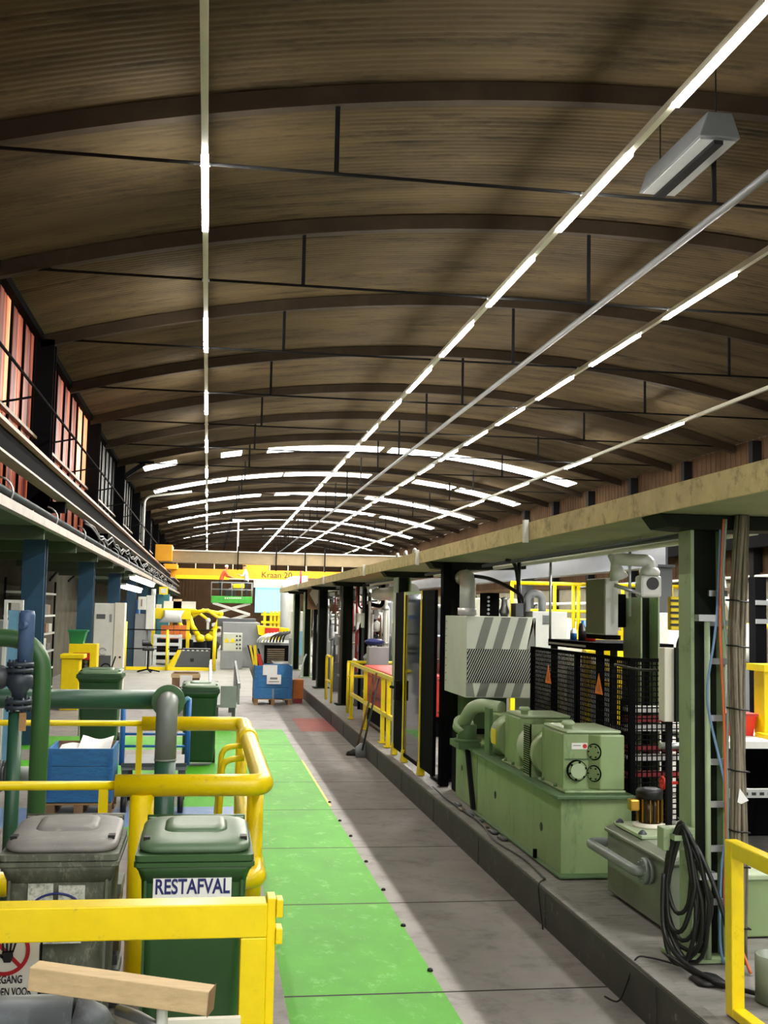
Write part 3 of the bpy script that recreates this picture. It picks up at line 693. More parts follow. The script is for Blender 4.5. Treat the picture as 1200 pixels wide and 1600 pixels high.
# --- green post with control box and valve
t = thing('steel_post', (3.85, 9.7, ZP), 'green H section post with a white valve on top behind the mesh fence', 'post')
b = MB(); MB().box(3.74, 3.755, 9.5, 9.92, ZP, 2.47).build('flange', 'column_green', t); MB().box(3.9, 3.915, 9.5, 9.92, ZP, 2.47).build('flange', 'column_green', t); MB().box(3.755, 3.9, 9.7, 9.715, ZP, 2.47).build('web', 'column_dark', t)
t = thing('control_box', (3.6, 10.0, 2.1), 'olive and white flat control box mounted beside the green post', 'control box')
MB().box(3.52, 3.64, 9.78, 10.3, 2.13, 2.64).build('body', 'white_paint', t, .005); MB().box(3.512, 3.519, 9.79, 10.29, 2.14, 2.63).build('door', 'olive', t)
MB().box(3.52, 3.66, 9.77, 10.3, 2.09, 2.129).build('bottom_tray', 'black_steel', t); MB().box(3.641, 3.739, 9.85, 10.1, 2.2, 2.5).build('bracket', 'black_steel', t)
t = thing('air_valve', (3.8, 9.6, 2.47), 'white cast valve with round black opening on top of the green post', 'valve')
b = MB(); b.box(3.72, 3.92, 9.45, 9.6, 2.47, 2.66); b.build('body', 'white_paint', t, .025)
b = MB(); b.cyl((3.83, 9.45, 2.59), (3.83, 9.44, 2.59), .055, n=20); b.build('opening', 'black', t)
b = MB(); b.lathe((3.83, 9.52, 2.66), (0, 0, 1), [(.085, 0), (.09, .04), (.07, .07), (.0, .075)], 16); b.build('cap', 'white_paint', t)
b = MB(); b.tube(fillet([(3.83, 9.52, 2.7), (3.83, 9.52, 2.79), (3.5, 9.55, 2.80)], .08), .055, n=12); b.build('arm', 'white_paint', t)
b = MB(); b.lathe((3.5, 9.55, 2.82), (.4, .2, -1), [(.0, -.03), (.04, -.02), (.03, .06), (.05, .1), (.085, .2), (.0, .21)], 14); b.build('nozzle', 'white_paint', t)
b = MB(); b.cyl((3.72, 9.45, 2.5), (3.5, 9.5, 2.57), .018, n=8); b.build('stay', 'zinc', t)
b = MB(); b.cyl((3.66, 9.55, 2.3), (3.66, 9.55, 2.92), .014, n=8); tag(b.build('thin_rod', 'zinc'), 'thin pale upright rod behind the white valve', 'rod')

# --- beams, rails and far machinery of the bay behind
t = thing('crane_beam', (6, 16, 2.9), 'grey steel crane beam of the right bay seen under the slab', 'beam')
for z0, z1, x0, x1 in ((2.95, 3.2, 5.6, 5.63), (2.92, 2.95, 5.5, 5.73), (3.2, 3.23, 5.5, 5.73)): MB().box(x0, x1, 13.4, 58, z0, z1).build('flange' if x1 - x0 > .1 else 'web', 'pipe_grey_dark', t)
for y in (13.5, 19.6, 26.1, 34.4, 42): MB().box(5.5, 5.73, y, y + .25, ZP, 2.919).build('leg', 'grey_dark', t)
t = thing('yellow_platform_rail', (6.2, 17, ZP), 'yellow guard rail of the raised platform behind the white cabinet', 'guard rail')
for z, r in ((2.78, .03), (2.36, .025)): MB().cyl((4.6, 17, z), (7.6, 17, z), r, n=8).build('rail', 'yellow', t)
for x in (4.62, 5.3, 5.6, 5.68, 6.4, 7.2, 7.58): MB().cyl((x, 17, 1.95), (x, 17, 2.78), .03, n=8).build('post', 'yellow', t)
MB().box(4.6, 7.6, 16.96, 17.0, 1.9, 2.08).build('kick_plate', 'yellow', t)
MB().box(4.6, 7.6, 17.0, 18.5, 1.8, 1.9).build('deck', 'grey_dark', t)
for x in (4.7, 7.5): MB().box(x - .06, x + .06, 17.1, 17.2, ZP, 1.8).build('leg', 'yellow', t)
for i, (z, m_, x) in enumerate(((2.55, 'white_paint', 8.0), (2.2, 'yellow', 7.8), (3.35, 'white_paint', 13.4))):
    tag(MB().cyl((x, 10, z), (x, 40, z), .04, n=8).build('conduit_rail', m_), ('white pipe rail running back along the right bay', 'yellow rail running back along the right bay', 'white pipe along the top of the right block wall')[i], 'rail')
for i, (x, y) in enumerate(((7.95, 11), (7.95, 24), (7.8, 39))): tag(MB().cyl((x, y, ZP), (x, y, 2.52 if i < 2 else 2.16), .03, n=8).build('rail_post', 'grey_dark'), 'thin grey post carrying the pipe rails of the right bay, %s' % ORD[i], 'post', 'rail posts of the right bay')
for k in range(9):
    y = 14.0 + 4.15 * k
    tag(MB().box(13.35, 13.59, y, y + .22, ZP, 6.75).build('wall_column', 'dark_steel'), 'dark column against the right wall of the hall, %s in view' % ORD[k], 'column', 'right wall columns')
# --- brown upright conduit, yellow slotted pendant, white-green cable box
b = MB(); b.tube(fillet([(3.42, 7.75, ZP), (3.42, 7.75, 2.45), (3.42 + .3, 7.75, 2.5)], .12), .024, n=10)
tag(b.build('brown_conduit', 'tarnish'), 'brown conduit rising left of the near green column and bending right at top', 'pipe')
t = thing('slotted_pendant', (3.52, 7.6, 2.05), 'yellow slotted plate hanging between the brown conduit and the green column', 'pendant')
b = MB(); p = at(1046, 932, 7.6); q = at(1075, 985, 7.6); b.box(p.x, q.x, 7.58, 7.64, q.z, p.z); b.build('plate', 'yellow', t, .008)
b = MB()
for k in range(5):
    z = q.z + .03 + .042 * k; b.box(p.x - .003, p.x + .09 + (.04 if k % 2 == 0 else 0), 7.573, 7.58, z, z + .016)
b.build('slots', 'black', t)
b = MB(); b.cyl((q.x, 7.61, p.z), (q.x, 7.61, 2.92), .006, n=6); b.build('wire', 'dark_steel', t)
b = MB(); b.tube(smooth([(q.x - .03, 7.61, q.z), (q.x - .08, 7.6, q.z - .12), (3.36, 7.7, q.z - .26), (3.2, 8.0, q.z - .3), (3.1, 8.4, q.z - .28)], 8), .01, n=8); b.build('cable', 'black_rubber', t)
p = at(1038, 1012, 7.2); q = at(1062, 1128, 7.2)
t = thing('cable_box', (3.3, 7.2, ZP), 'tall narrow white box with green side fixed left of the near column', 'box')
MB().box(p.x, p.x + .07, 7.2, 7.3, q.z, p.z).build('cover', 'cream', t, .006); MB().box(p.x + .071, 3.33, 7.18, 7.32, q.z, p.z).build('side', 'column_dark', t)
MB().box(p.x + .03, p.x + .06, 7.22, 7.26, ZP, q.z).build('stand', 'dark_steel', t)
# --- tank with motor
t = thing('oil_tank', (3.2, 7.8, ZP), 'grey-green oil tank with lid in front of the green machine', 'tank')
b = MB(); b.box(2.97, 3.36, 7.05, 8.2, ZP + .02, .72, 0); b.prism([(2.95, 7.02, .72), (3.38, 7.02, .72), (3.38, 7.02, .745), (3.3, 7.02, .775), (3.03, 7.02, .775), (2.95, 7.02, .745)], (0, 1.2, 0), 0); b.build('body', 'tank_green', t, .02)
MB().box(3.0, 3.34, 7.6, 8.15, .776, .80).build('cover_plate', 'machine_green_pale', t, .005)
for x, y in ((3.03, 7.66), (3.31, 7.66), (3.03, 8.1), (3.12, 7.3)): MB().lathe((x, y, .776), (0, 0, 1), [(.03, 0), (.03, .03), (.012, .05), (0, .055)], 10).build('bolt_head', 'pipe_grey_dark', t)
b = MB(); b.tube(fillet([(2.955, 7.35, .62), (2.86, 7.35, .62), (2.86, 8.3, .62), (3.1, 8.3, .62)], .08), .035, n=14); b.cyl((2.955, 7.35, .62), (2.93, 7.35, .62), .085, n=22); b.cyl((2.925, 7.35, .62), (2.90, 7.35, .62), .085, n=22)
for k in range(8):
    a = k * math.pi / 4; b.cyl((2.96, 7.35 + .065 * math.cos(a), .62 + .065 * math.sin(a)), (2.89, 7.35 + .065 * math.cos(a), .62 + .065 * math.sin(a)), .008, n=6)
b.build('flanged_pipe', 'pipe_grey', t)
t = thing('electric_motor', (3.2, 8.0, .8), 'upright brown and gold finned electric motor with black cap on the oil tank', 'motor')
mx, my = 3.19, 7.93
b = MB(); b.lathe((mx, my, .801), (0, 0, 1), [(.12, 0), (.12, .018), (.095, .02), (.095, .03)], 24); b.build('base_flange', 'cream', t)
b = MB(); b.cyl((mx, my, .831), (mx, my, 1.0), .08, n=24, m=0)
for k in range(20):
    a = 2 * math.pi * k / 20; b.bar((mx + .086 * math.cos(a), my + .086 * math.sin(a), .84), (mx + .086 * math.cos(a), my + .086 * math.sin(a), 1.0), .006, .02, up=(math.cos(a), math.sin(a), 0), m=1 if k % 2 == 0 else 0)
b.build('finned_body', ['motor_brown', 'motor_gold'], t)
b = MB(); b.lathe((mx, my, 1.0), (0, 0, 1), [(.094, 0), (.096, .05), (.09, .065), (.05, .075), (0, .077)], 24); b.build('fan_cap', 'black', t)
b = MB(); b.box(mx - .165, mx - .095, my - .06, my + .02, .92, 1.0); b.build('terminal_box', 'motor_gold', t, .012)
# piping with red valve wheel behind
t = thing('pipe_stack', (3.55, 8.3, ZP), 'upright stack of small pipes and fittings with a red handwheel behind the motor', 'pipes')
b = MB(); b.cyl((3.52, 8.35, ZP), (3.52, 8.35, 1.35), .02, n=10); b.build('riser', 'pipe_grey_dark', t)
b = MB(); b.lathe((3.62, 8.2, ZP), (0, 0, 1), [(.05, 0), (.05, .5), (.075, .52), (.075, .6), (.06, .62), (.06, .68), (.08, .69), (.08, .74), (.045, .76), (.045, .85), (.06, .86), (.06, .9), (.03, .92), (.03, 1.05), (.045, 1.06), (.045, 1.1), (0, 1.11)], 16); b.build('filter_column', 'tarnish', t)
b = MB(); b.tube(fillet([(3.42, 8.3, 1.33), (3.62, 8.3, 1.33), (3.62, 8.2, 1.2)], .06), .025, n=10); b.build('branch_pipe', 'zinc', t); b = MB(); b.tube(fillet([(3.52, 8.3, .75), (3.62, 8.2, .72), (3.7, 8.2, .6)], .05), .03, n=10); b.build('branch_pipe', 'zinc', t)
b = MB(); b.tube(arcpts((3.42, 8.25, 1.06), (0, 1, 0), (0, 0, 1), .045, 0, 2 * math.pi, 14)[:-1], .01, n=6, closed=True); b.cyl((3.42, 8.25, 1.06), (3.54, 8.25, 1.06), .012, n=8); b.bar((3.42, 8.205, 1.06), (3.42, 8.295, 1.06), .012, .012); b.bar((3.42, 8.25, 1.015), (3.42, 8.25, 1.105), .012, .012); b.build('handwheel', 'red', t)
# --- near column dressings: conduit, strut brackets, cable bundle, hoses
t = thing('round_conduit', (3.1, 6.3, ZP), 'pale grey-green conduit strapped upright to the near green column', 'pipe')
MB().cyl((2.985, 6.515, ZP + .025), (2.985, 6.515, 2.3), .017, n=10).build('pipe', 'machine_green_pale', t)
for z in (.78, 2.3): MB().box(2.923, 3.03, 6.49, 6.553, z - .02, z + .02).build('clamp', 'zinc', t)
for i, z in enumerate((.62, .93, 1.19, 1.44, 1.70, 2.04, 2.27, 2.45)):
    o = MB().box(3.01, 3.13, 6.535, 6.554, z - .018, z + .018).build('cable_bracket', 'zinc'); tag(o, 'small galvanised cable bracket on the near green column, %s from the bottom' % ('lowest' if i == 0 else ORD[i]), 'bracket', 'cable brackets')
for nm, m_, r, pts, l in (('blue_hose', 'hose_blue', .008, [(3.08, 6.3, 2.9), (3.06, 6.3, 2.45), (3.035, 6.29, 2.2), (2.985, 6.28, 1.9), (3.0, 6.28, 1.7), (3.09, 6.28, 1.3), (3.10, 6.28, 1.05), (3.07, 6.29, .85), (3.06, 6.3, .45), (3.08, 6.3, ZP)], 'pale blue hose hanging in a bow along the near green column'),
                          ('orange_hose', 'hose_orange', .010, [(3.09, 6.28, 2.9), (3.07, 6.28, 2.5), (3.06, 6.27, 2.2), (3.08, 6.27, 1.7), (3.09, 6.27, 1.0), (3.08, 6.27, .65), (3.12, 6.2, .45), (3.15, 6.1, ZP)], 'orange hose hanging straight along the near green column'),
                          ('grey_hose', 'hose_grey', .009, [(3.10, 6.27, 2.9), (3.08, 6.27, 2.55), (3.08, 6.27, 2.35), (3.11, 6.27, 2.0), (3.10, 6.27, 1.6), (3.095, 6.26, 1.2), (3.105, 6.26, .7), (3.15, 6.2, ZP)], 'grey hose hanging beside the orange hose on the near column')):
    b = MB(); b.tube(smooth([((x - .1) * 1.03, y + .2, z) for x, y, z in pts], 6), r, n=8); tag(b.build(nm, m_), l, 'hose')
t = thing('cable_bundle', (3.14, 6.43, ZP), 'thick upright bundle of grey-brown cables tied beside the near green column', 'cables')
k = 0
for i in range(5):
    for j in range(4):
        x = 3.105 + .0145 * i; y = 6.4 + .018 * j; ph = RND.random() * 6
        pts = [(x + .006 * math.sin(z * 4 + ph) + (.06 * (z - 2.3) if z > 2.3 else 0), y + .004 * math.cos(z * 5 + ph), z) for z in [ZP + .02 + (2.9 - ZP) * n / 16 for n in range(17)]]
        b = MB(); b.tube(pts, .0095 + .003 * RND.random(), n=6); b.build('cable', 'cable_grey' if RND.random() < .6 else 'cable_dark', t); k += 1
for z in (.5, .85, 1.05, 1.4, 1.76, 2.13, 2.4): 
    b = MB(); b.tube([(3.087, 6.384, z + .01), (3.186, 6.384, z), (3.186, 6.472, z), (3.087, 6.472, z + .01)], .005, n=6, closed=True); b.build('tie', 'black', t)
# big black hose coil on a hook
t = thing('hose_coil', (2.8, 6.55, ZP), 'long black hose coiled over a green hook on the near green column', 'hose')
hk = V((2.74, 6.55, 1.03))
MB().box(2.70, 2.899, 6.5, 6.6, .93, 1.06).build('hook_bracket', 'column_green', t, .006)
b = MB(); b.box(2.74, 2.86, 6.43, 6.499, 1.0, 1.03); b.build('hook_arm', 'column_green', t)
LP = [(.60, .12, 0, -.02), (.70, .13, .02, -.05), (.76, .11, -.03, 0), (.66, .17, .05, .02), (.55, .10, -.04, -.04), (.72, .16, .06, -.06), (.45, .09, -.02, .03)]
for i, (dp, hw, dx, dy) in enumerate(LP):
    pts = []
    for k in range(24):
        a = 2 * math.pi * k / 24; s = math.sin(a); c = math.cos(a)
        z = hk.z - dp / 2 + dp / 2 * c + .012 * i * (c > .5)
        wdt = hw * (1 - .55 * max(0, c)) * (1 + .1 * math.sin(3 * a + i))
        pts.append((hk.x + .05 + dx * (1 - c) * .4 + wdt * s * .55, hk.y - .1 + dy * .3 - wdt * s * .75, max(z, ZP + .02)))
    b = MB(); b.tube(pts, .0135, n=8, closed=True); b.build('loop', 'black_rubber', t)
b = MB(); b.tube(smooth([(2.8, 6.45, 1.05), (2.86, 6.36, .95), (2.93, 6.25, .7), (2.98, 6.18, .42), (2.96, 6.12, ZP + .03), (2.86, 6.1, ZP + .02), (2.72, 6.3, ZP + .09), (2.68, 6.45, .5), (2.70, 6.5, .8)], 8), .0135, n=8); b.build('trailing_loop', 'black_rubber', t)
b = MB(); b.tube(smooth([(2.72, 6.48, ZP + .06), (2.8, 6.2, ZP + .02), (2.9, 6.02, ZP + .02), (3.1, 5.82, ZP + .02), (3.5, 5.7, ZP + .02)], 8), .0135, n=8); b.build('free_end', 'black_rubber', t)
b = MB(); b.tube(smooth([(2.75, 6.5, ZP + .01), (2.65, 6.6, ZP + .015), (2.57, 6.6, ZP + .01), (2.525, 6.62, .15), (2.50, 6.7, .015), (2.45, 6.8, .01)], 8), .006, n=6)
tag(b.build('thin_cable', 'black_rubber'), 'thin black cable running from the hose coil over the curb to the floor', 'cable')
b = MB(); b.tube(smooth([(2.62, 8.6, .285), (2.54, 8.5, .27), (2.52, 8.4, .15), (2.5, 8.25, .01)], 6), .006, n=6); b.tube(smooth([(2.62, 8.6, .285), (2.66, 9.3, .285), (2.6, 10.1, .285), (2.68, 11.0, .285), (2.64, 12.3, .285), (2.66, 13.2, .285)], 8), .008, n=6)
tag(b.build('thin_cable', 'black_rubber'), 'thin black cable along the platform edge before the green machine, dropping over the curb', 'cable')
t = thing('edge_litter', (2.7, 11, ZP), 'ragged dark rubbish strip of rags lying along the platform edge before the machine', 'rags')
for k in range(7):
    x = 2.66 + .05 * RND.random(); y = 10.2 + .3 * k; b = MB(); b.loft([(ZP + .001, x, y, .03, .1, .02), (ZP + .012 + .008 * RND.random(), x + .01, y, .018, .06, .012)]); b.build('rag', ('grey_dark', 'pipe_grey_dark', 'tarnish')[k % 3], t)
# standpipe and rag, yellow barrier of the right foreground
b = MB(); cx, cy = 3.06, 5.85
b.lathe((cx, cy, ZP), (0, 0, 1), [(.108, 0), (.108, .24), (.094, .24), (.094, .02), (0, .02)], 28)
tag(b.build('open_pipe_stub', 'tank_green'), 'short wide grey-green open pipe stub standing behind the right yellow barrier', 'pipe')
b = MB(); b.loft([(ZP + .001, 2.84, 6.2, .09, .1, .05), (ZP + .02, 2.84, 6.21, .07, .07, .04), (ZP + .035, 2.83, 6.22, .03, .03, .02)]); tag(b.build('black_rag', 'black_rubber'), 'crumpled black rag at the foot of the near green column', 'rag')
t = thing('yellow_barrier', (2.74, 5.2, ZP), 'yellow box section barrier on the platform edge, right foreground', 'barrier')
MB().box(2.70, 2.77, 5.62, 5.70, ZP, 1.155).build('post', 'yellow', t, .006)
MB().box(2.70, 2.77, 3.9, 5.619, 1.075, 1.155).build('top_rail', 'yellow', t, .006)
MB().box(2.70, 2.77, 3.9, 5.619, ZP + .001, ZP + .05).build('foot_rail', 'yellow', t, .006)
MB().box(2.70, 2.77, 3.82, 3.9, ZP, 1.155).build('post', 'yellow', t, .006)
# green cabinet, papers, channel, and the machinery right of the cable bundle
t = thing('green_cabinet', (3.75, 7.1, ZP), 'low pale green cabinet at the right edge behind the yellow barrier', 'cabinet')
p = at(1156, 1375, 7.0)
MB().box(p.x, 4.3, 7.0, 7.6, ZP, p.z).build('body', 'machine_green', t, .01); MB().box(p.x - .02, 4.32, 6.98, 7.62, p.z, p.z + .035).build('lid', 'machine_green_pale', t, .008)
for x in (p.x + .24,): MB().box(x, x + .006, 6.994, 6.999, ZP + .03, p.z - .02).build('seam', 'machine_green_dark', t)
p = at(1160, 1240, 7.6); q = at(1200, 1240, 7.6)
b = MB(); b.box(p.x - .2, q.x + .5, 7.6, 7.64, p.z - .03, p.z + .03, 0)
for k in range(9): b.box(p.x + .01 + .06 * k, p.x + .04 + .06 * k, 7.595, 7.6, p.z - .012, p.z + .008, 1)
t = thing('slotted_channel', (p.x, 7.6, ZP), 'galvanised slotted channel crossing right of the cable bundle', 'channel'); b.build('channel', ['zinc', 'black'], t)
MB().box(q.x + .3, q.x + .36, 7.645, 7.7, ZP, p.z).build('support', 'zinc', t)
p = at(1156, 1232, 6.38); b = MB(); b.prism([(p.x, 6.381, p.z), (p.x + .055, 6.381, p.z - .07), (p.x + .01, 6.381, p.z - .09), (p.x - .015, 6.381, p.z - .08)], (0, .003, 0)); tag(b.build('paper_tag', 'paper'), 'white paper tag stuck in the cable bundle', 'paper')
t = thing('dark_press', (5.2, 9.8, ZP), 'dark machine with struts and coils at the right edge behind the cables', 'machine')
MB().box(4.78, 6.2, 10.2, 11.2, ZP, 1.2).build('body', 'black_steel', t, .02); MB().box(4.3, 6.2, 9.2, 10.19, 1.201, 1.26).build('table', 'white_paint', t)
for k in range(6):
    b = MB(); b.bar((4.35 + .3 * k, 9.3 + .1 * (k % 2), .5 + .1 * (k % 3)), (4.8 + .25 * k, 10.2, .95 - .1 * (k % 2)), .04, .05); b.build('strut', 'dark_steel', t)
for k in range(4): MB().box(4.32 + .5 * k, 4.4 + .5 * k, 9.25, 9.33, ZP, 1.2).build('leg', 'black_steel', t)
for k in range(14):
    b = MB(); b.cyl((4.45, 9.5, .6 + .04 * k), (4.62, 9.5, .6 + .04 * k), .05, n=10); b.build('coil', 'grey_dark', t)
p = at(1160, 1055, 9.6); q = at(1187, 1085, 9.6)
t = thing('red_bin', (p.x, 9.6, 1.26), 'red plastic storage bin on the table right of the cable bundle', 'bin')
b = MB(); b.loft([(1.262, q.x - .16, 9.8, .12, .16, .015), (1.27 + p.z - q.z, q.x - .16, 9.8, .145, .19, .015)], sm=False); b.build('body', 'red', t); b = MB(); b.box(q.x - .31, q.x - .01, 9.6, 10, 1.27 + p.z - q.z, 1.29 + p.z - q.z); b.build('rim', 'red_dark', t)
t = thing('yellow_fixture', (4.7, 9.7, 1.26), 'yellow steel fixture at the right edge beside the red bin', 'fixture')
p2 = at(1194, 1049, 9.5); MB().box(p2.x, p2.x + .6, 9.5, 9.7, 1.28, p2.z).build('upright', 'yellow', t, .01); MB().box(p2.x - .05, p2.x + .6, 9.3, 9.58, 1.262, 1.3).build('foot', 'yellow', t); MB().box(p2.x - .03, p2.x + .6, 9.44, 9.78, p2.z, p2.z + .06).build('head', 'yellow', t)
b = MB(); b.sphere((4.32, 9.35, 1.32), .07, 14, sc=(1.1, 1, .8)); tag(b.build('yellow_dome', 'yellow'), 'round yellow dome lying on the table right of the cables', 'dome')
t = thing('white_robot_cover', (5.4, 12, ZP), 'white covered machine arm with folded sleeve at the right edge', 'machine arm')
p = at(1165, 1000, 12); b = MB(); b.lathe((p.x, 12, p.z - .25), (.2, 0, 1), [(.16, 0), (.2, .15), (.12, .32), (.09, .42), (0, .44)], 16); b.build('sleeve', 'white_paint', t)
b = MB(); b.tube(smooth([(p.x, 12, p.z + .1), (p.x - .2, 12, p.z + .4), (p.x - .3, 12, p.z + .9)], 6), .03, n=8); b.build('hose', 'white_paint', t)
MB().box(p.x - .15, p.x + .25, 11.9, 12.2, ZP, p.z - .25).build('pedestal', 'grey', t, .01)
tag(MB().box(5.3, 5.7, 12.6, 13.0, ZP, 2.35).build('white_wall_cabinet', 'white', bevel=.01), 'tall white cabinet at the right edge behind the white machine arm', 'cabinet')
t = thing('tall_dark_frame', (4.9, 11.6, ZP), 'tall dark steel frame right of the cable bundle', 'frame')
p = at(1163, 920, 11.7); q = at(1180, 920, 11.7)
MB().box(p.x, q.x, 11.45, 11.6, ZP, 2.75).build('upright', 'black_steel', t)
for z in (2.45, 2.25): MB().box(p.x, p.x + .25, 11.43, 11.449, z, z + .05).build('cross_bar', 'grey', t)
# --- glass safety door in a black frame with yellow edges
t = thing('safety_door', (2.7, 15.2, ZP), 'tall black framed glazed safety door with yellow edge strips on the platform edge', 'door')
zt = atx(636, 925, 2.69).z
MB().box(2.68, 2.72, 15.42, 16.2, ZP + .1, zt).build('side_panel', 'black_steel', t)
MB().box(2.68, 2.72, 13.35, 14.15, ZP + .1, zt).build('side_panel', 'black_steel', t)
MB().box(2.69, 2.70, 14.2, 15.37, ZP + .12, zt - .04).build('glass_pane', 'door_glass', t)
MB().box(2.68, 2.72, 14.16, 15.41, zt - .04, zt).build('top_bar', 'column_green', t)
MB().box(2.68, 2.72, 14.16, 15.41, ZP + .08, ZP + .12).build('bottom_bar', 'black_steel', t)
for y in (14.17, 15.39): MB().box(2.665, 2.679, y - .02, y + .02, ZP + .1, zt).build('yellow_strip', 'yellow', t)
MB().box(2.665, 2.679, 16.19, 16.23, ZP, zt).build('pale_strip', 'cream', t)
for y in (14.17, 15.39, 16.2):
    b = MB(); b.prism([(2.66, y - .05, ZP), (2.66, y + .1, ZP), (2.66, y + .03, ZP + .16), (2.66, y - .03, ZP + .16)], (.08, 0, 0)); b.build('yellow_foot', 'yellow', t)
b = MB(); b.box(2.60, 2.66, 15.6, 15.75, 1.08, 1.35); b.cyl((2.58, 15.9, 1.25), (2.66, 15.6, 1.25), .02, n=8); b.build('lock', 'dark_steel', t)
tag(MB().box(2.76, 2.86, 13.25, 13.4, ZP, 2.9).build('dark_post', 'black_steel'), 'thin black post left of the striped hood', 'post')
# things behind the glass
t = thing('hose_stand', (3.4, 15.5, ZP), 'bronze hand rail with curved hose behind the glazed safety door', 'rail')
for y in (14.7, 15.5, 16.3): MB().cyl((3.4, y, ZP), (3.4, y, 1.32), .025, n=8).build('post', 'tarnish', t)
for z in (.85, 1.32): MB().cyl((3.4, 14.5, z), (3.4, 16.5, z), .022, n=8).build('rail', 'tarnish', t)
b = MB(); b.tube(arcpts((3.3, 14.9, .7), (0, 1, 0), (0, 0, 1), .22, 0, 6, 16), .014, n=6); b.build('hose_ring', 'pipe_grey', t)
t = thing('teal_machine', (4.2, 17, ZP), 'blue-grey machine block seen through the glazed door', 'machine')
MB().box(4.0, 4.5, 19.0, 20.2, ZP, 1.5).build('body', 'grey_dark', t, .02); MB().box(4.02, 4.45, 18.95, 20.1, 1.501, 1.9).build('head', 'blue_pale', t, .03)
# --- yellow rails, red container, tools
def az(u, v, x): return atx(u, v, x).z
t = thing('yellow_guard_rail', (2.74, 19.3, ZP), 'yellow angle iron guard rail in front of the red container', 'guard rail')
zr = az(548, 1036, 2.74); zl = az(548, 1084, 2.74)
for y in (21.5, 19.6, 17.62, 17.06): MB().box(2.71, 2.77, y - .03, y + .03, ZP, zr).build('post', 'yellow', t); MB().box(2.68, 2.80, y - .08, y + .08, ZP, ZP + .015).build('foot', 'yellow', t)
for z in (zr, zl): MB().box(2.715, 2.765, 16.6, 21.5, z - .03, z + .03).build('rail', 'yellow', t)
t = thing('yellow_hoop_rail', (2.8, 25, ZP), 'yellow tube rail with rounded corner left of the dark column', 'guard rail')
zh = az(507, 1022, 2.75)
b = MB(); b.tube(fillet([(2.74, 26.1, ZP), (2.74, 26.1, zh), (2.74, 25.0, zh)], .15), .03, n=8); b.build('hoop', 'yellow', t)
MB().cyl((2.74, 26.1, ZP + .45), (2.74, 25.0, ZP + .45), .025, n=8).build('middle_rail', 'yellow', t); MB().cyl((2.74, 25.0, ZP), (2.74, 25.0, zh), .028, n=8).build('post', 'yellow', t)
t = thing('yellow_cross_rail', (3.2, 22.6, ZP), 'yellow tube rail across the platform behind the red container', 'guard rail')
for z in (1.28, 1.0): MB().cyl((2.8, 22.7, z), (4.4, 22.7, z), .03, n=8).build('rail', 'yellow', t)
for x in (2.82, 3.6, 4.38): MB().cyl((x, 22.7, ZP), (x, 22.7, 1.28), .03, n=8).build('post', 'yellow', t)
t = thing('red_container', (3.2, 20, ZP), 'big red steel container on a black stand behind the yellow guard rail', 'container')
MB().box(3.02, 3.9, 18.4, 21.9, ZP + .32, 1.27).build('body', 'red', t, .02)
for z in (.75, 1.1): MB().box(3.0, 3.019, 18.4, 21.9, z, z + .04).build('ridge', 'red_dark', t)
for y in (19.2, 20.6): MB().box(3.0, 3.019, y, y + .07, ZP + .33, 1.26).build('ridge', 'red_dark', t)
MB().box(3.05, 3.85, 18.5, 21.8, ZP, ZP + .31).build('stand', 'black_steel', t)
t = thing('leaning_broom', (2.5, 18.4, 0), 'broom with dark handle leaning against the yellow guard rail', 'broom')
a = atz(556, 1174, .06); e = V((2.69, 18.0, zr + .02))
MB().cyl(a, e, .018, n=8).build('handle', 'wood_brown', t)
b = MB(); b.loft([(.001, a.x, a.y, .16, .07, .03), (.06, a.x, a.y, .14, .06, .03), (.1, a.x, a.y, .06, .03, .02)]); b.build('head', 'black_rubber', t)
t = thing('leaning_shovel', (2.55, 18.1, 0), 'shovel with grey shaft leaning on the guard rail beside the broom', 'shovel')
a = atz(566, 1172, .12); e = V((2.69, 17.75, zr - .05))
MB().cyl(a, e, .016, n=8).build('shaft', 'pipe_grey_dark', t); b = MB(); b.loft([(.001, a.x, a.y, .1, .015, .01), (.16, a.x, a.y + .03, .11, .02, .012), (.22, a.x, a.y + .04, .03, .02, .012)]); b.build('blade', 'steel_grey', t)
# --- pipework and machine parts between the columns
r = random.Random(3)
spots = [(3.5, 21.0, 'red_dark', .03, 'dark red'), (3.62, 21.6, 'tarnish', .035, 'brown'), (3.75, 22.2, 'pipe_grey_dark', .04, 'dark grey'), (2.96, 25.3, 'tarnish', .04, 'bronze'), (3.75, 24.0, 'white_paint', .045, 'white'), (3.45, 29.6, 'white_paint', .05, 'pale'), (3.8, 29.2, 'tarnish', .05, 'rusty'), (3.4, 36.5, 'zinc', .04, 'silver')]
for i, (x, y, m_, rr, nm) in enumerate(spots):
    t = thing('riser_pipe', (x, y, ZP), '%s upright riser pipe between the slab columns, %s from the camera' % (nm, ORD[i]), 'pipe', 'riser pipes between the slab columns')
    MB().cyl((x, y, ZP), (x, y, 2.92), rr, n=10).build('pipe', m_, t)
    for k in range(3): z = .8 + .7 * k + .2 * r.random(); MB().cyl((x, y, z), (x, y, z + .05), rr * 1.8, n=12).build('coupling', 'zinc', t)
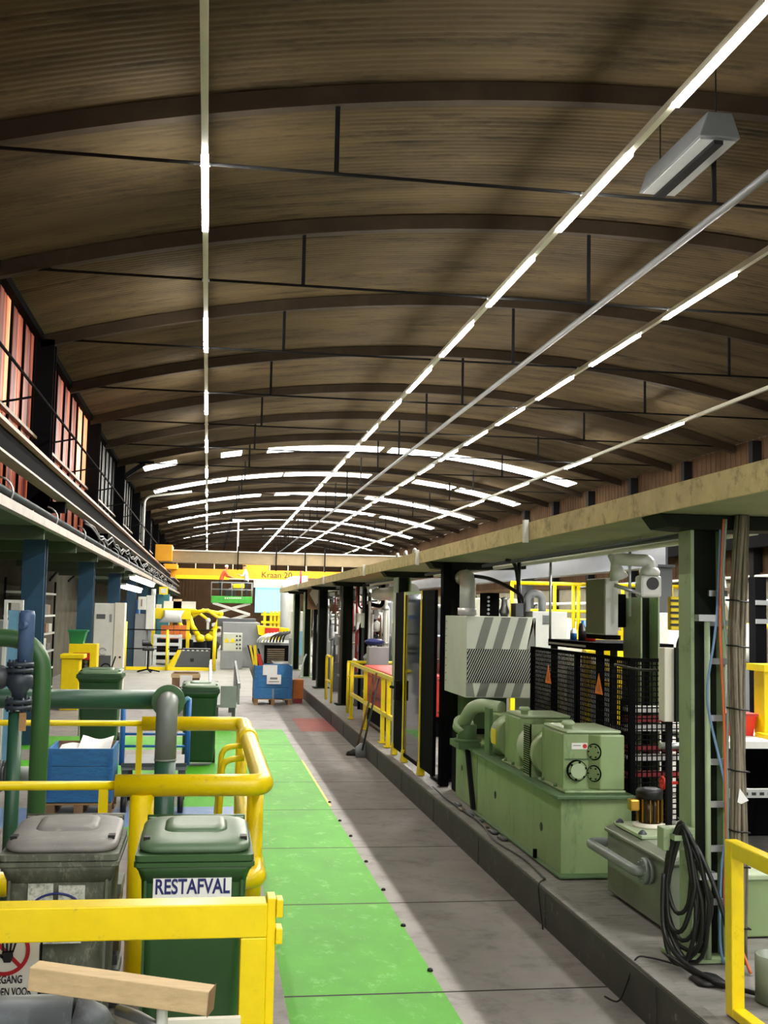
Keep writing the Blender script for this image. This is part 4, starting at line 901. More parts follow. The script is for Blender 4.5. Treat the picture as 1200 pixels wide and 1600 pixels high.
def machine(nm, lb, x0, x1, y0, y1, z0, h, m_, extra, cat='machine'):
    t = thing(nm, ((x0 + x1) / 2, (y0 + y1) / 2, z0), lb, cat)
    MB().box(x0, x1, y0, y1, z0, z0 + h * .55).build('base', m_, t, .02); MB().box(x0 + .08, x1 - .1, y0 + .1, y1 - .1, z0 + h * .55 + .001, z0 + h).build('head', extra, t, .05)
    MB().cyl((x0 + .2, y0 + .2, z0 + h), (x0 + .2, y0 + .2, z0 + h + .35), .08, n=14).build('cylinder', 'zinc', t)
    MB().box(x0 - .012, x0 - .001, y0 + .1, y1 - .1, z0 + h * .1, z0 + h * .45).build('side_door', 'grey', t)
    b = MB(); b.tube(smooth([(x0 + .3, y0 + .2, z0 + h), (x0 + .1, y0 + .3, z0 + h + .3), (x0 - .04, y0 + .5, z0 + h * .7), (x0 - .03, y0 + .6, z0 + h * .3)], 6), .02, n=6); b.build('hose', 'black_rubber', t)
    return t
machine('pump_unit', 'grey pump unit with white rounded head behind the yellow cross rail', 4.3, 5.3, 25.4, 27.2, ZP, 1.8, 'grey_dark', 'white_paint')
machine('press_unit', 'pale machine with silver cylinder between the two dark columns', 4.3, 4.7, 28.9, 30.5, ZP, 2.0, 'grey', 'white_paint')
machine('press_unit', 'grey machine deep under the far end of the slab', 3.5, 4.6, 35.4, 37.6, ZP, 1.9, 'grey', 'duct')
b = MB(); p = at(585, 1003, 22.9); b.lathe((p.x, 22.9, p.z), (0, 0, 1), [(.0, -.08), (.12, -.07), (.2, -.01), (.2, .02), (.12, .06), (0, .07)], 20)
t = thing('blue_drum', (p.x, 22.45, ZP), 'bright blue round drum cover on a grey stand above the red container', 'drum'); b.build('cover', 'navy', t)
MB().box(p.x - .2, p.x + .2, 22.25, 22.6, ZP, p.z - .085).build('stand', 'grey', t, .01); None
b = MB(); b.cyl((3.3, 18.5, 2.62), (3.35, 22.6, 2.64), .12, n=14); b.cyl((3.3, 18.45, 2.62), (3.3, 18.5, 2.62), .15, n=14); tag(b.build('round_duct', 'duct'), 'round pale duct under the slab above the red container', 'duct')
t = thing('vent_panel', (3.0, 35.5, 1.9), 'brown diamond shaped vent panel at the slab end column', 'panel')
p = at(481, 925, 33); MB().box(p.x, p.x + .5, 33, 33.06, p.z - .5, p.z + .4).build('panel', 'wood_brown', t); b = MB(); b.prism([(p.x + .25, 32.99, p.z - .4), (p.x + .45, 32.99, p.z - .05), (p.x + .25, 32.99, p.z + .3), (p.x + .05, 32.99, p.z - .05)], (0, .008, 0)); b.build('diamond', 'cream', t)
MB().box(p.x + .2, p.x + .3, 33.07, 33.13, ZP, p.z).build('post', 'dark_steel', t)
b = MB(); b.tube(smooth([(2.9, 33.4, 1.0), (2.75, 32.5, .85), (2.5, 31, .3), (2.3, 29.5, .05), (1.95, 28.9, .04)], 8), .025, n=8); tag(b.build('grey_hose', 'grey'), 'pale hose drooping from the platform to the floor by the orange box', 'hose')
# right bay machinery seen through the gaps
machine('right_bay_machine', 'beige machine beyond the white valve in the right bay', 6.0, 7.6, 20.5, 23, ZP, 1.9, 'grey', 'cream')
machine('right_bay_machine', 'white machine beyond the yellow platform rail', 6.2, 7.7, 27, 30, ZP, 2.4, 'white_paint', 'hood_white')
machine('right_bay_machine', 'long grey machine behind the glazed door in the right bay', 5.9, 7.7, 34, 38, ZP, 2.2, 'grey', 'grey_dark')
machine('right_bay_machine', 'yellow and white machine far in the right bay', 5.9, 9, 44, 48, ZP, 2.6, 'yellow', 'white_paint')
machine('right_bay_machine', 'pale machine between two crane legs in the right bay', 4.75, 5.4, 30, 33.5, ZP, 2.3, 'white_paint', 'grey')

# dense hydraulic pipework in three bays between the slab columns
r = random.Random(11)
def pipework(x0, x1, y0, y1, n, label):
    t = thing('pipework', ((x0 + x1) / 2, (y0 + y1) / 2, ZP), label, 'pipework')
    MB().box(x0, x1, y1 - .06, y1, ZP, 1.0).build('base_plate', 'grey_dark', t)
    for k in range(n):
        x = x0 + (x1 - x0) * r.random(); y = y0 + (y1 - y0 - .1) * r.random(); z1 = 1.5 + 1.3 * r.random(); x2 = x0 + (x1 - x0) * r.random(); y2 = y0 + (y1 - y0 - .1) * r.random(); rr = .014 + .03 * r.random()
        m_ = r.choice(('white_paint', 'zinc', 'pipe_grey_dark', 'tarnish', 'black_rubber', 'duct', 'red_dark', 'black_steel', 'cream'))
        MB().tube(fillet([(x, y, ZP), (x, y, z1), (x2, y2, z1 + .05 - .2 * r.random()), (x2, y2, min(2.9, z1 + .1 + r.random()) if k % 3 else z1 - .6)], .12, 5), rr, n=8).build('pipe', m_, t)
    for k in range(n // 2):
        x = x0 + (x1 - x0) * r.random(); y = y0 + (y1 - y0 - .4) * r.random(); z = .9 + 1.5 * r.random(); a = .06 + .1 * r.random()
        if k % 3 == 0: b = MB(); b.lathe((x, y, z), (r.random() - .5, r.random() - .5, 1), [(.03, -a), (a * .8, -a * .6), (a * .8, a * .4), (a * .4, a * .7), (0, a)], 12)
        else: b = MB(); b.box(x - a / 2, x + a / 2, y - a, y + a, z - a, z + a)
        b.build('valve' if k % 3 == 0 else 'junction_box', r.choice(('white_paint', 'hood_white', 'grey', 'zinc', 'cream')), t)
    return t
pipework(3.15, 3.6, 23.0, 24.3, 20, 'dense pipes and valves above the red container')
pipework(3.15, 4.2, 25.5, 28.6, 22, 'dense pale pipes and valves left of the dark column with the yellow hoop rail')
pipework(3.15, 4.2, 30.6, 34.0, 18, 'dense pipes and valves under the far part of the slab')
# ---------------------------------------------------------------- left foreground
# yellow box barrier
Y0 = 4.5
t = thing('yellow_barrier', (-.2, Y0, 0), 'big yellow box section barrier in the left foreground with the timber in front', 'barrier')
a = at(0, 1420, Y0); c = at(418, 1418, Y0); lo = at(200, 1470, Y0).z
MB().box(-1.6, c.x, Y0, Y0 + .12, lo, a.z).build('beam', 'yellow_worn', t, .005)
x0 = at(375, 1500, Y0).x
MB().box(x0, c.x, Y0 + .001, Y0 + .119, 0, lo - .001).build('post', 'yellow_worn', t, .005)
MB().box(c.x + .001, c.x + .035, Y0 + .03, Y0 + .14, 0, a.z + .012).build('side_channel', 'yellow_worn', t, .004)
for z0, z1 in ((a.z - .06, a.z + .008), (a.z - .16, a.z - .10)): MB().box(c.x + .036, c.x + .062, Y0 + .02, Y0 + .1, z0, z1).build('lug', 'yellow_worn', t, .004)
MB().box(-1.6, -1.5, Y0 + .001, Y0 + .119, 0, lo - .001).build('post', 'yellow_worn', t, .005)
# prohibition sign
t = thing('prohibition_sign', (-.8, 4.75, .8), 'white no entry sign with black hand in a red ring behind the yellow barrier', 'sign')
p = at(62, 1462, 4.75); z0 = at(62, 1556, 4.75).z; W = .3
MB().box(p.x - W, p.x, 4.75, 4.756, z0 - .02, p.z + .06).build('plate', 'white', t)
cc = V((at(8, 1483, 4.748).x, 4.748, at(8, 1486, 4.748).z)); R_ = at(47, 1486, 4.748).x - cc.x
ex, ez = V((1, 0, 0)), V((0, 0, 1))
b = MB(); n = 40; vs = [cc + V((rr * math.cos(2 * math.pi * k / n), dy, rr * math.sin(2 * math.pi * k / n))) for rr, dy in ((R_, 0), (R_, -.002), (R_ * .84, -.002), (R_ * .84, 0)) for k in range(n)]
b.add(vs, [(q * n + k, q * n + (k + 1) % n, ((q + 1) % 4) * n + (k + 1) % n, ((q + 1) % 4) * n + k) for q in range(4) for k in range(n)]); b.build('red_ring', 'sign_red', t)
b = MB(); b.bar(cc + V((-R_ * .62, 0, R_ * .62)), cc + V((R_ * .62, 0, -R_ * .62)), .002, R_ * .16, up=(1, 0, 1)); b.build('red_bar', 'sign_red', t)
h = V((cc.x + R_ * .12, 4.7445, cc.z - R_ * .1)); s = R_
b = MB(); b.prism([h + ex * x * s + ez * z * s for x, z in ((-.22, .1), (-.26, -.12), (-.14, -.36), (.12, -.36), (.22, -.15), (.2, .12))], (0, .002, 0))
for x, ang, L, wd in ((-.17, 8, .42, .085), (-.04, 2, .5, .09), (.085, -5, .47, .09), (.19, -16, .38, .08)):
    d = ex * -math.sin(math.radians(ang)) + ez * math.cos(math.radians(ang)); q = h + ex * x * s + ez * .05 * s
    b.bar(q + V((0, .001, 0)), q + d * L * s + V((0, .001, 0)), .002, wd * s, up=(1, 0, 0)); b.cyl(q + d * L * s, q + d * L * s + V((0, .002, 0)), wd * s / 2, n=10)
q = h + ex * -.2 * s + ez * -.15 * s; b.bar(q + V((0, .001, 0)), q + (ex * -.25 + ez * .2) * s + V((0, .001, 0)), .002, .1 * s, up=(1, 0, 1)); b.build('black_hand', 'black', t)
tz = at(20, 1531, 4.748).z
text('TOEGANG', .042, (at(35, 1531, 4.748).x - .067, 4.748, tz), ex, ez, 'black', t, sx=.66, bold=.0006)
text('VERBODEN VOOR', .042, (at(54, 1546, 4.748).x - .12, 4.748, tz - .047), ex, ez, 'black', t, sx=.62, bold=.0006)
MB().box(p.x + .004, p.x + .012, 4.752, 4.76, 0, p.z + .06).build('edge_post', 'dark_steel', t)
# timber and grey pipes under it
t = thing('timber_beam', (-.2, 4.15, .9), 'pale square timber lying in front of the yellow barrier', 'timber')
A = at(52, 1524, 4.12); B_ = at(330, 1563, 3.95)
d = (B_ - A).normalized()
MB().bar(A, B_, .08, .078).build('beam', 'wood', t, .003)
b = MB(); n_ = d.cross(V((0, 0, 1))).normalized()
b.bar(B_ + d * .0005, B_ + d * .0015, .084, .084); lab(b.build('end_grain', 'wood_brown', t), 'sawn end of the timber')
t = thing('grey_duct', (-.6, 4.2, .8), 'wide grey metal duct with a seam lying under the timber', 'duct')
zt = at(0, 1552, 4.25).z - .012
b = MB(); b.cyl((-1.5, 4.27, zt - .075), (-.42, 4.27, zt - .075), .07, n=24); b.cyl((-1.5, 4.2, zt - .205), (-.3, 4.2, zt - .205), .075, n=24); b.build('tube', 'duct_dark', t)
b = MB(); b.lathe((-.42, 4.27, zt - .075), (1, 0, -.25), [(.07, 0), (.05, .1), (0, .16)], 24); b.build('cone_end', 'duct_dark', t)
for x in (-1.4, -.5): MB().box(x - .03, x + .03, 4.15, 4.3, 0, zt - .27).build('leg', 'dark_steel', t)
t = thing('bent_tube', (-.2, 4.15, .6), 'bent grey tube with a white end plate right under the timber', 'tube')
a = at(185, 1578, 4.15); e = at(250, 1605, 4.0)
b = MB(); b.tube([a, (a + e) / 2 + V((0, 0, .004)), e, e + V((.05, 0, -.35))], .02, n=10); b.build('tube', 'steel_grey', t)
p = at(253, 1585, 4.0); b = MB(); b.loft([(0, p.x, 4.02, .018, .03, .012), (p.z + .02, p.x, 4.02, .018, .03, .012), (p.z + .035, p.x, 4.02, .008, .02, .007)]); b.build('end_plate', 'white_paint', t)
p = at(262, 1594, 4.35); q = at(376, 1590, 4.35); tag(MB().box(p.x, q.x, 4.34, 4.37, p.z - .02, p.z + .002).build('pale_rail', 'cream'), 'thin pale rail low in front of the green bin', 'rail')
# --- wheelie bins
def bin_(nm, x, y, w_, dp, h, body, lidm, label, grp=None):
    t = thing(nm, (x, y, 0), label, 'bin', grp); hw, hd = w_ / 2, dp / 2
    b = MB(); b.loft([(.06, x, y + .03, hw * .72, hd * .66, .04), (.1, x, y + .03, hw * .76, hd * .7, .05), (h - .1, x, y, hw * .88, hd * .9, .05), (h - .08, x, y, hw * .9, hd * .92, .05)])
    b.loft([(h - .13, x, y, hw * .87, hd * .9, .05), (h - .075, x, y, hw * .93, hd * .95, .04), (h - .05, x, y, hw * .985, hd * .985, .03)], 0, True); b.loft([(h - .05, x, y, hw, hd, .025), (h - .03, x, y, hw, hd, .025)], 0, False); b.loft([(h - .024, x, y, hw * .985, hd * .985, .025), (h + .004, x, y, hw * .985, hd * .985, .025)], 0, False); b.loft([(h - .031, x, y, hw * .96, hd * .96, .025), (h - .02, x, y, hw * .96, hd * .96, .025)]); bd = b.build('body', body, t)
    b = MB()
    for sx in (-1, 1): b.box(x + sx * hw * .8 - .006, x + sx * hw * .8 + .006, y - hd * .9, y - hd * .86, .2, h - .12)
    b.build('ribs', body, bd)
    tl = .05
    b = MB(); b.loft([(h + .022, x, y + .02, hw * .93, hd * .93, .1, tl), (h + .04, x, y + .02, hw * .94, hd * .94, .1, tl), (h + .055, x, y + .02, hw * .91, hd * .91, .1, tl), (h + .066, x, y + .02, hw * .84, hd * .86, .1, tl), (h + .07, x, y + .02, hw * .6, hd * .7, .09, tl)])
    b.loft([(h + .066, x, y + .08, hw * .58, hd * .5, .07, tl), (h + .088, x, y + .1, hw * .48, hd * .4, .06, tl), (h + .092, x, y + .1, hw * .4, hd * .3, .05, tl)]); ld = b.build('lid', lidm, t)
    b = MB(); 
    for sx in (-1, 1): b.box(x + sx * hw * .82 - .016, x + sx * hw * .82 + .016, y - hd * .6, y - hd * .42, h + .05, h + .068)
    b.build('slots', 'black', ld)
    b = MB(); b.cyl((x - hw * .9, y + hd + .03, h + .06), (x + hw * .9, y + hd + .03, h + .06), .018, n=10)
    for sx in (-.8, 0, .8): b.box(x + sx * hw - .02, x + sx * hw + .02, y + hd * .9, y + hd + .04, h + .02, h + .07)
    b.build('handle', body, t)
    for sx in (-1, 1): MB().cyl((x + sx * hw * .7, y + hd * .72, .1), (x + sx * hw * .86, y + hd * .72, .1), .1, n=20).build('wheel', 'black_rubber', t)
    return t
GB = bin_('wheelie_bin', -.02, 5.98, .575, .66, 1.11, 'bin_green', 'bin_lid_green', 'green wheelie bin with white RESTAFVAL label in the left foreground')
a = at(240, 1368, 5.70); c = at(361, 1400, 5.70)
tilt = MB().box(a.x, c.x, 5.676, 5.684, c.z, a.z); tilt.build('label_plate', 'paper', GB)
text('RESTAFVAL', .098, ((a.x + c.x) / 2, 5.674, (a.z + c.z) / 2), ex, ez, 'navy', GB, sx=.72, bold=.002)
GR = bin_('wheelie_bin', -.655, 5.98, .56, .66, 1.12, 'bin_grey', 'bin_lid_grey', 'dirty grey wheelie bin with a torn sticker, left of the green bin')
a = at(45, 1380, 5.69); c = at(130, 1476, 5.69)
b = MB(); b.box(a.x, a.x + .115, 5.672, 5.682, a.z - .13, a.z, 0); b.box(a.x + .14, c.x, 5.672, 5.682, a.z - .15, a.z - .01, 0); b.box(a.x + .06, c.x - .01, 5.679, 5.685, c.z + .01, c.z + .1, 0)
b.build('torn_sticker', 'sticker', GR)
b = MB(); b.tube([((a.x + c.x) / 2 + .12 * math.cos(math.radians(k)), 5.671, a.z - .13 + .085 * math.sin(math.radians(k))) for k in range(25, 156, 10)], .006, n=6); b.build('blue_arc', 'navy', GR)
bin_('wheelie_bin', -1.70, 19.5, .74, .8, 1.18, 'bin_green_dark', 'bin_lid_green', 'green wheelie bin farthest left, behind the horizontal grey pipe')
bin_('wheelie_bin', -.06, 17.2, .57, .66, 1.12, 'bin_green_dark', 'bin_lid_green', 'green wheelie bin behind the blue trolley and pipe elbow')
# stack between the bins
t = thing('sheet_stack', (-.42, 6.9, 0), 'low stack of dark grey sheets on the floor between the two front bins', 'stack')
for k in range(9): MB().box(-.75 + .01 * (k % 3), -.44 - .008 * (k % 2), 6.9, 7.2, .08 * k + .001, .08 * k + .055).build('sheet', ('grey_dark', 'tarnish', 'pipe_grey')[k % 3], t)
# --- yellow tube enclosure around the pipes
t = thing('tube_barrier', (0, 9, 0), 'thick yellow tube crash barrier around the big pipes, behind the front bins', 'barrier')
Yn, Yf = 7.3, 11.25; zn = at(300, 1227, Yn).z; xr = at(412, 1227, Yn).x; xl = at(180, 1227, Yn).x
zf = at(340, 1131, Yf).z
b = MB(); b.tube(fillet([(xl, Yn, zn), (xr, Yn, zn), (xr, Yf, zf), (at(222, 1131, Yf).x, Yf, zf)], .12, 8), .068, n=18); b.build('top_tube', 'yellow_worn', t)
px = at(218, 1350, Yn).x
MB().cyl((px, Yn, 0), (px, Yn, zn - .05), .074, n=18).build('post', 'yellow_worn', t); MB().cyl((px, Yn, .001), (px, Yn, .02), .14, n=18).build('foot', 'yellow_worn', t)
for x, y in ((xr - .03, 7.75), (xr - .02, 11.1)): MB().cyl((x, y, 0), (x, y, zn - .06), .055, n=16).build('post', 'yellow_worn', t)
z2 = at(395, 1375, Yn).z
b = MB(); b.tube(fillet([(px + .05, Yn + .02, z2), (xr - .02, Yn + .02, z2), (xr - .02, Yf, z2)], .1, 8), .06, n=16); b.build('lower_tube', 'yellow_worn', t)
b = MB(); b.tube(fillet([(xr, 9.9, zf), (xr, 10.25, zf)], .1), .082, n=18); b.build('sleeve', 'yellow', t)
t = thing('thin_guard_rail', (-1.4, 9, 0), 'thin yellow tube guard rails at the left of the crash barrier', 'guard rail')
MB().cyl((-3.2, Yn, zn), (xl - .001, Yn, zn), .028, n=12).build('rail', 'yellow', t); MB().cyl((-3.4, Yf, zf), (at(222, 1131, Yf).x - .001, Yf, zf), .028, n=12).build('rail', 'yellow', t)
for u, v, y, z in ((161, 1260, Yn, zn), (217, 1180, Yf, zf)): x = at(u, v, y).x; MB().box(x - .028, x + .028, y - .02, y + .02, 0, z - .02).build('post', 'yellow', t)
for y, z in ((Yn, zn), (Yf, zf)): MB().box(-2.6, -2.55, y - .02, y + .02, 0, z - .02).build('post', 'yellow', t)
for i, (y, dz) in enumerate(((9.75, 0), (9.2, -.08))):
    b = MB(); b.tube(fillet([(xr - .06, y, zf - .03 + dz * .4), (.16, y, zf - .05 + dz * .4), (.10 + .02 * i, y, 0)], .26, 8), .024, n=10)
    tag(b.build('bent_rail', 'yellow'), 'bent yellow tube curving from the crash barrier to the floor, %s' % ('farther one' if i == 0 else 'nearer one'), 'rail', 'bent yellow tubes')
b = MB(); y = 6.9; p = at(2, 1382, y); b.cyl((p.x - .35, y, p.z), (p.x + .02, y, p.z), .07, n=18); b.sphere((p.x + .02, y, p.z), .07, 14, sc=(.5, 1, 1)); b.cyl((p.x - .2, y, 0), (p.x - .2, y, p.z), .05, n=12); tag(b.build('yellow_bollard', 'yellow_worn'), 'yellow tube end poking out left of the grey bin', 'bollard')
# --- big pipes
t = thing('elbow_pipe', (-.28, 9.1, 0), 'big grey-green pipe running left to right into a flanged elbow that turns down', 'pipe')
zc = at(200, 1093, 9.4).z; xe = at(263, 1097, 9.25).x
MB().cyl((-3.2, 9.4, zc), (xe + .02, 9.4, zc), .077, n=24).build('horizontal_pipe', 'pipe_dark_green', t)
b = MB(); b.cyl((xe, 9.3, zc), (xe, 9.27, zc), .13, n=28); b.cyl((xe, 9.265, zc), (xe, 9.235, zc), .13, n=28)
for k in range(8):
    a_ = k * math.pi / 4 + .39; b.cyl((xe + .105 * math.cos(a_), 9.31, zc + .105 * math.sin(a_)), (xe + .105 * math.cos(a_), 9.22, zc + .105 * math.sin(a_)), .012, n=6)
b.build('flange', 'pipe_green', t)
b = MB(); b.tube(fillet([(xe, 9.26, zc), (xe, 9.0, zc), (xe, 9.0, zc - .42)], .22, 10), .082, n=24); b.build('elbow', 'pipe_grey', t)
MB().cyl((xe, 9.0, 0), (xe, 9.0, zc - .42), .08, n=24).build('down_pipe', 'pipe_dark_green', t); MB().cyl((xe, 9.0, zc - .43), (xe, 9.0, zc - .415), .085, n=24).build('weld_ring', 'pipe_grey', t)
t = thing('bend_pipe', (-1.1, 8.2, 0), 'mid green pipe with a wide bend going down at the left edge', 'pipe')
zb = at(20, 997, 8.2).z; xv = at(67, 1040, 8.2).x
b = MB(); b.tube(fillet([(-3.0, 8.2, zb), (xv, 8.2, zb), (xv, 8.2, 0)], .27, 12), .062, n=24); b.build('pipe', 'pipe_green', t)
t = thing('valve_pipe', (-1.25, 8.0, 0), 'slim dark green upright pipe with a flanged valve and blue actuator at left edge', 'pipe')
xq = at(23, 1150, 8.0).x; zf1 = at(30, 1098, 8).z; zf2 = at(30, 1040, 8).z
MB().cyl((xq, 8.0, 0), (xq, 8.0, zf1 - .06), .047, n=18).build('pipe', 'pipe_dark_green', t)
for z0_ in (zf1, zf2):
    b = MB()
    for z in (z0_ - .03, z0_ + .01): b.cyl((xq + .015, 8.0, z - .014), (xq + .015, 8.0, z + .014), .088, n=24)
    for k in range(6): a_ = k * math.pi / 3; b.cyl((xq + .015 + .07 * math.cos(a_), 8 + .07 * math.sin(a_), z0_ - .06), (xq + .015 + .07 * math.cos(a_), 8 + .07 * math.sin(a_), z0_ + .04), .01, n=6)
    b.build('flange', 'valve_blue', t)
b = MB(); b.lathe((xq + .015, 8, zf1 + .02), (0, 0, 1), [(.045, 0), (.05, .05), (.09, .1), (.085, .16), (.05, zf2 - zf1 - .05)], 20); b.build('valve_body', 'valve_blue', t)
zt2 = at(35, 953, 8).z; b = MB(); b.lathe((xq + .045, 8, zf2 + .025), (0, 0, 1), [(.052, 0), (.052, zt2 - zf2 - .06), (.045, zt2 - zf2 - .03), (0, zt2 - zf2 - .025)], 20); b.cyl((xq + .045, 7.96, zt2 - .1), (xq + .02, 7.93, zt2 - .1), .03, n=12); b.build('actuator', 'blue_motor', t)
p = at(35, 1128, 7.94); MB().box(p.x - .022, p.x + .022, 7.94, 7.952, p.z - .06, p.z + .06).build('wooden_tag', 'pallet_wood', t)
t = thing('side_pipe', (-1.6, 8.5, 0), 'grey horizontal pipe with flanges low at the left edge', 'pipe')
p = at(20, 1212, 8.55); MB().cyl((-3.0, 8.55, p.z), (xv - .01, 8.55, p.z), .065, n=18).build('pipe', 'pipe_grey', t)
for dx in (0, .05): MB().cyl((p.x - .1 + dx, 8.55, p.z), (p.x - .07 + dx, 8.55, p.z), .11, n=20).build('flange', 'pipe_grey_dark', t)
MB().box(-2.4, -2.3, 8.5, 8.6, 0, p.z - .05).build('support', 'grey_dark', t)
t = thing('gate_valve', (-1.45, 8.2, 1.7), 'grey cast gate valve half cut by the left edge beside the slim pipe', 'valve')
p = at(4, 1058, 8.0); b = MB(); b.sphere((p.x - .02, 8.0, p.z), .075, 16, sc=(1, .9, 1.1)); b.cyl((p.x - .3, 8.0, p.z), (xq - .04, 8.0, p.z - .005), .04, n=14); b.build('body', 'pipe_grey_dark', t); b = MB(); b.cyl((p.x - .12, 8, p.z), (p.x - .1, 8, p.z), .09, n=18); b.cyl((p.x - .15, 8, p.z), (p.x - .13, 8, p.z), .09, n=18); b.build('flange', 'grey', t)
tag(MB().box(-1.75, -1.35, 7.75, 8.0, 0, .55).build('red_case', 'red_dark', bevel=.01), 'dark red metal case on the floor behind the grey bin', 'case')
# --- blue pallet box with paper
t = thing('pallet_box', (-1.35, 13.4, .13), 'blue wooden pallet box filled with white paper, left behind the green pipe', 'box')
xa, xb = at(73, 1200, 13).x, at(176, 1200, 13).x; zt = at(120, 1170, 13).z
for nm, bx in (('front_wall', (xa, xb, 13.0, 13.025)), ('back_wall', (xa, xb, 13.775, 13.8)), ('side_wall', (xa, xa + .025, 13.026, 13.774)), ('side_wall', (xb - .025, xb, 13.026, 13.774))):
    b = MB(); h3 = (zt - .15) / 3
    for k in range(3): b.box(*bx, .15 + h3 * k + .004, .15 + h3 * (k + 1))
    o = b.build(nm, ['blue_wood' if nm != 'back_wall' else 'wood_brown'], t, .003)
for x in (xa + .02, xb - .05):
    b = MB(); b.box(x, x + .03, 12.994, 12.999, .2, zt - .02)
    for k in range(7): b.box(x - .006, x + .036, 12.988, 12.994, .22 + .07 * k, .245 + .07 * k)
    b.build('hinge_plate', 'blue_paint', t)
b = MB(); b.box(xa + .026, xb - .026, 13.026, 13.774, .15, .2); b.build('floor_board', 'wood_brown', t)
tag(MB().box(xa + .03, xb - .03, 13.03, 13.77, .201, zt - .16).build('paper_heap', 'paper', bevel=.03), 'heap of waste paper inside the blue pallet box', 'paper')
for i, (xA, xB, yA, yB, zz) in enumerate(((xa + .08, xb - .22, 13.05, 13.6, .0), (xa + .3, xb - .05, 13.2, 13.72, .05))):
    b = MB(); n = 10
    vs = [(xA + (xB - xA) * k / n, yA if j == 0 else yB, zt - .075 + zz * .5 + (.05 + zz if j else 0) + .025 * math.sin(5 * k / n + 2 * i)) for k in range(n + 1) for j in (0, 1)]
    vs += [(q[0], q[1], q[2] - .008) for q in vs]; m2 = 2 * (n + 1)
    b.add(vs, [(2 * k, 2 * k + 1, 2 * k + 3, 2 * k + 2) for k in range(n)] + [(m2 + 2 * k, m2 + 2 * k + 2, m2 + 2 * k + 3, m2 + 2 * k + 1) for k in range(n)] + [(2 * k, 2 * k + 2, m2 + 2 * k + 2, m2 + 2 * k) for k in range(n)] + [(2 * k + 1, m2 + 2 * k + 1, m2 + 2 * k + 3, 2 * k + 3) for k in range(n)], 0, True)
    tag(b.build('curled_paper', 'paper'), 'curled white paper sheet on the heap in the blue pallet box, %s' % ('front left one' if i == 0 else 'back right one'), 'paper')
def pallet(x0, x1, y0, y1, label, h=.144):
    t = thing('wooden_pallet', ((x0 + x1) / 2, (y0 + y1) / 2, 0), label, 'pallet')
    n = 6
    for k in range(n): a_ = y0 + (y1 - y0) * k / n; MB().box(x0, x1, a_ + .01, a_ + (y1 - y0) / n - .02, h - .022, h).build('deck_board', 'pallet_wood', t)
    for x in (x0, (x0 + x1) / 2 - .05, x1 - .1):
        MB().box(x, x + .1, y0, y1, .001, .022).build('bottom_board', 'pallet_wood', t)
        for y in (y0, (y0 + y1) / 2 - .05, y1 - .1): MB().box(x, x + .1, y, y + .1, .0221, h - .0221).build('block', 'wood_brown', t)
    return t
pallet(xa, xb, 13.0, 13.8, 'wooden pallet under the blue pallet box with paper')
# --- blue trolley
t = thing('platform_trolley', (-.58, 13.6, 0), 'blue tube platform trolley behind the big pipe elbow', 'trolley')
x0, x1 = at(190, 1200, 13.3).x, at(292, 1200, 13.3).x; zd = at(240, 1195, 13.2).z
MB().box(x0, x1, 13.2, 14.2, zd - .06, zd - .01).build('deck', 'grey', t); MB().box(x0, x1, 13.18, 13.199, zd - .02, zd + .02).build('deck_edge', 'pipe_grey_dark', t)
for x in (x0, x1): MB().cyl((x, 13.25, zd - .01), (x, 13.25, at(190, 1090, 13.25).z), .03, n=10).build('handle_post', 'blue_paint', t)
for v in (1147, 1166): z = at(240, v, 13.25).z; MB().cyl((x0, 13.25, z), (x1, 13.25, z), .014, n=8).build('cross_tube', 'blue_paint', t)
b = MB(); b.tube(fillet([(x1, 13.25, at(190, 1092, 13.25).z), (x1 - .02, 13.1, at(190, 1092, 13.25).z + .03), (x1 - .08, 13.15, at(190, 1100, 13.25).z)], .03), .022, n=8); b.build('grip', 'blue_pale', t)
for x in (x0 + .04, x1 - .06):
    for y in (13.25, 14.1): MB().cyl((x - .03, y, .1), (x + .03, y, .1), .1, n=18).build('wheel', 'black_rubber', t); MB().box(x - .035, x + .035, y - .02, y + .02, .16, zd - .061).build('fork', 'grey_dark', t)
# ---------------------------------------------------------------- middle distance, left side
def pbox(u0, v0, u1, v1, y, dep, z0=None):
    a = at(u0, v0, y); c = at(u1, v1, y)
    return (a.x, c.x, y, y + dep, c.z if z0 is None else z0, a.z)
# shelving with bins along the block wall
t = thing('shelf_unit', (-4.0, 28.5, 0), 'dark metal shelf unit with pale shelf edges against the left wall, full of parts', 'shelf')
SX0, SX1, SY0, SY1 = -4.5, -3.95, 26.4, 31.0
levels = (.15, .65, 1.1, 1.55, 2.0, 2.55)
for z in levels: MB().box(SX0, SX1, SY0, SY1, z, z + .05).build('shelf', 'white_paint', t)
for x in (SX0, SX1 - .05):
    for y in (SY0, (SY0 + SY1) / 2, SY1 - .05): MB().box(x, x + .049, y, y + .05, 0, 2.9).build('upright', 'dark_steel', t)
r = random.Random(5); k = 0
PN = (('small_box', 'hood_white', 'pale box'), ('small_box', 'grey', 'grey box'), ('small_box', 'wood_brown', 'brown box'), ('small_box', 'grey_dark', 'dark box'), ('small_box', 'white', 'white box'))
SHN = ['bottom shelf', 'second shelf', 'third shelf', 'fourth shelf', 'fifth shelf']
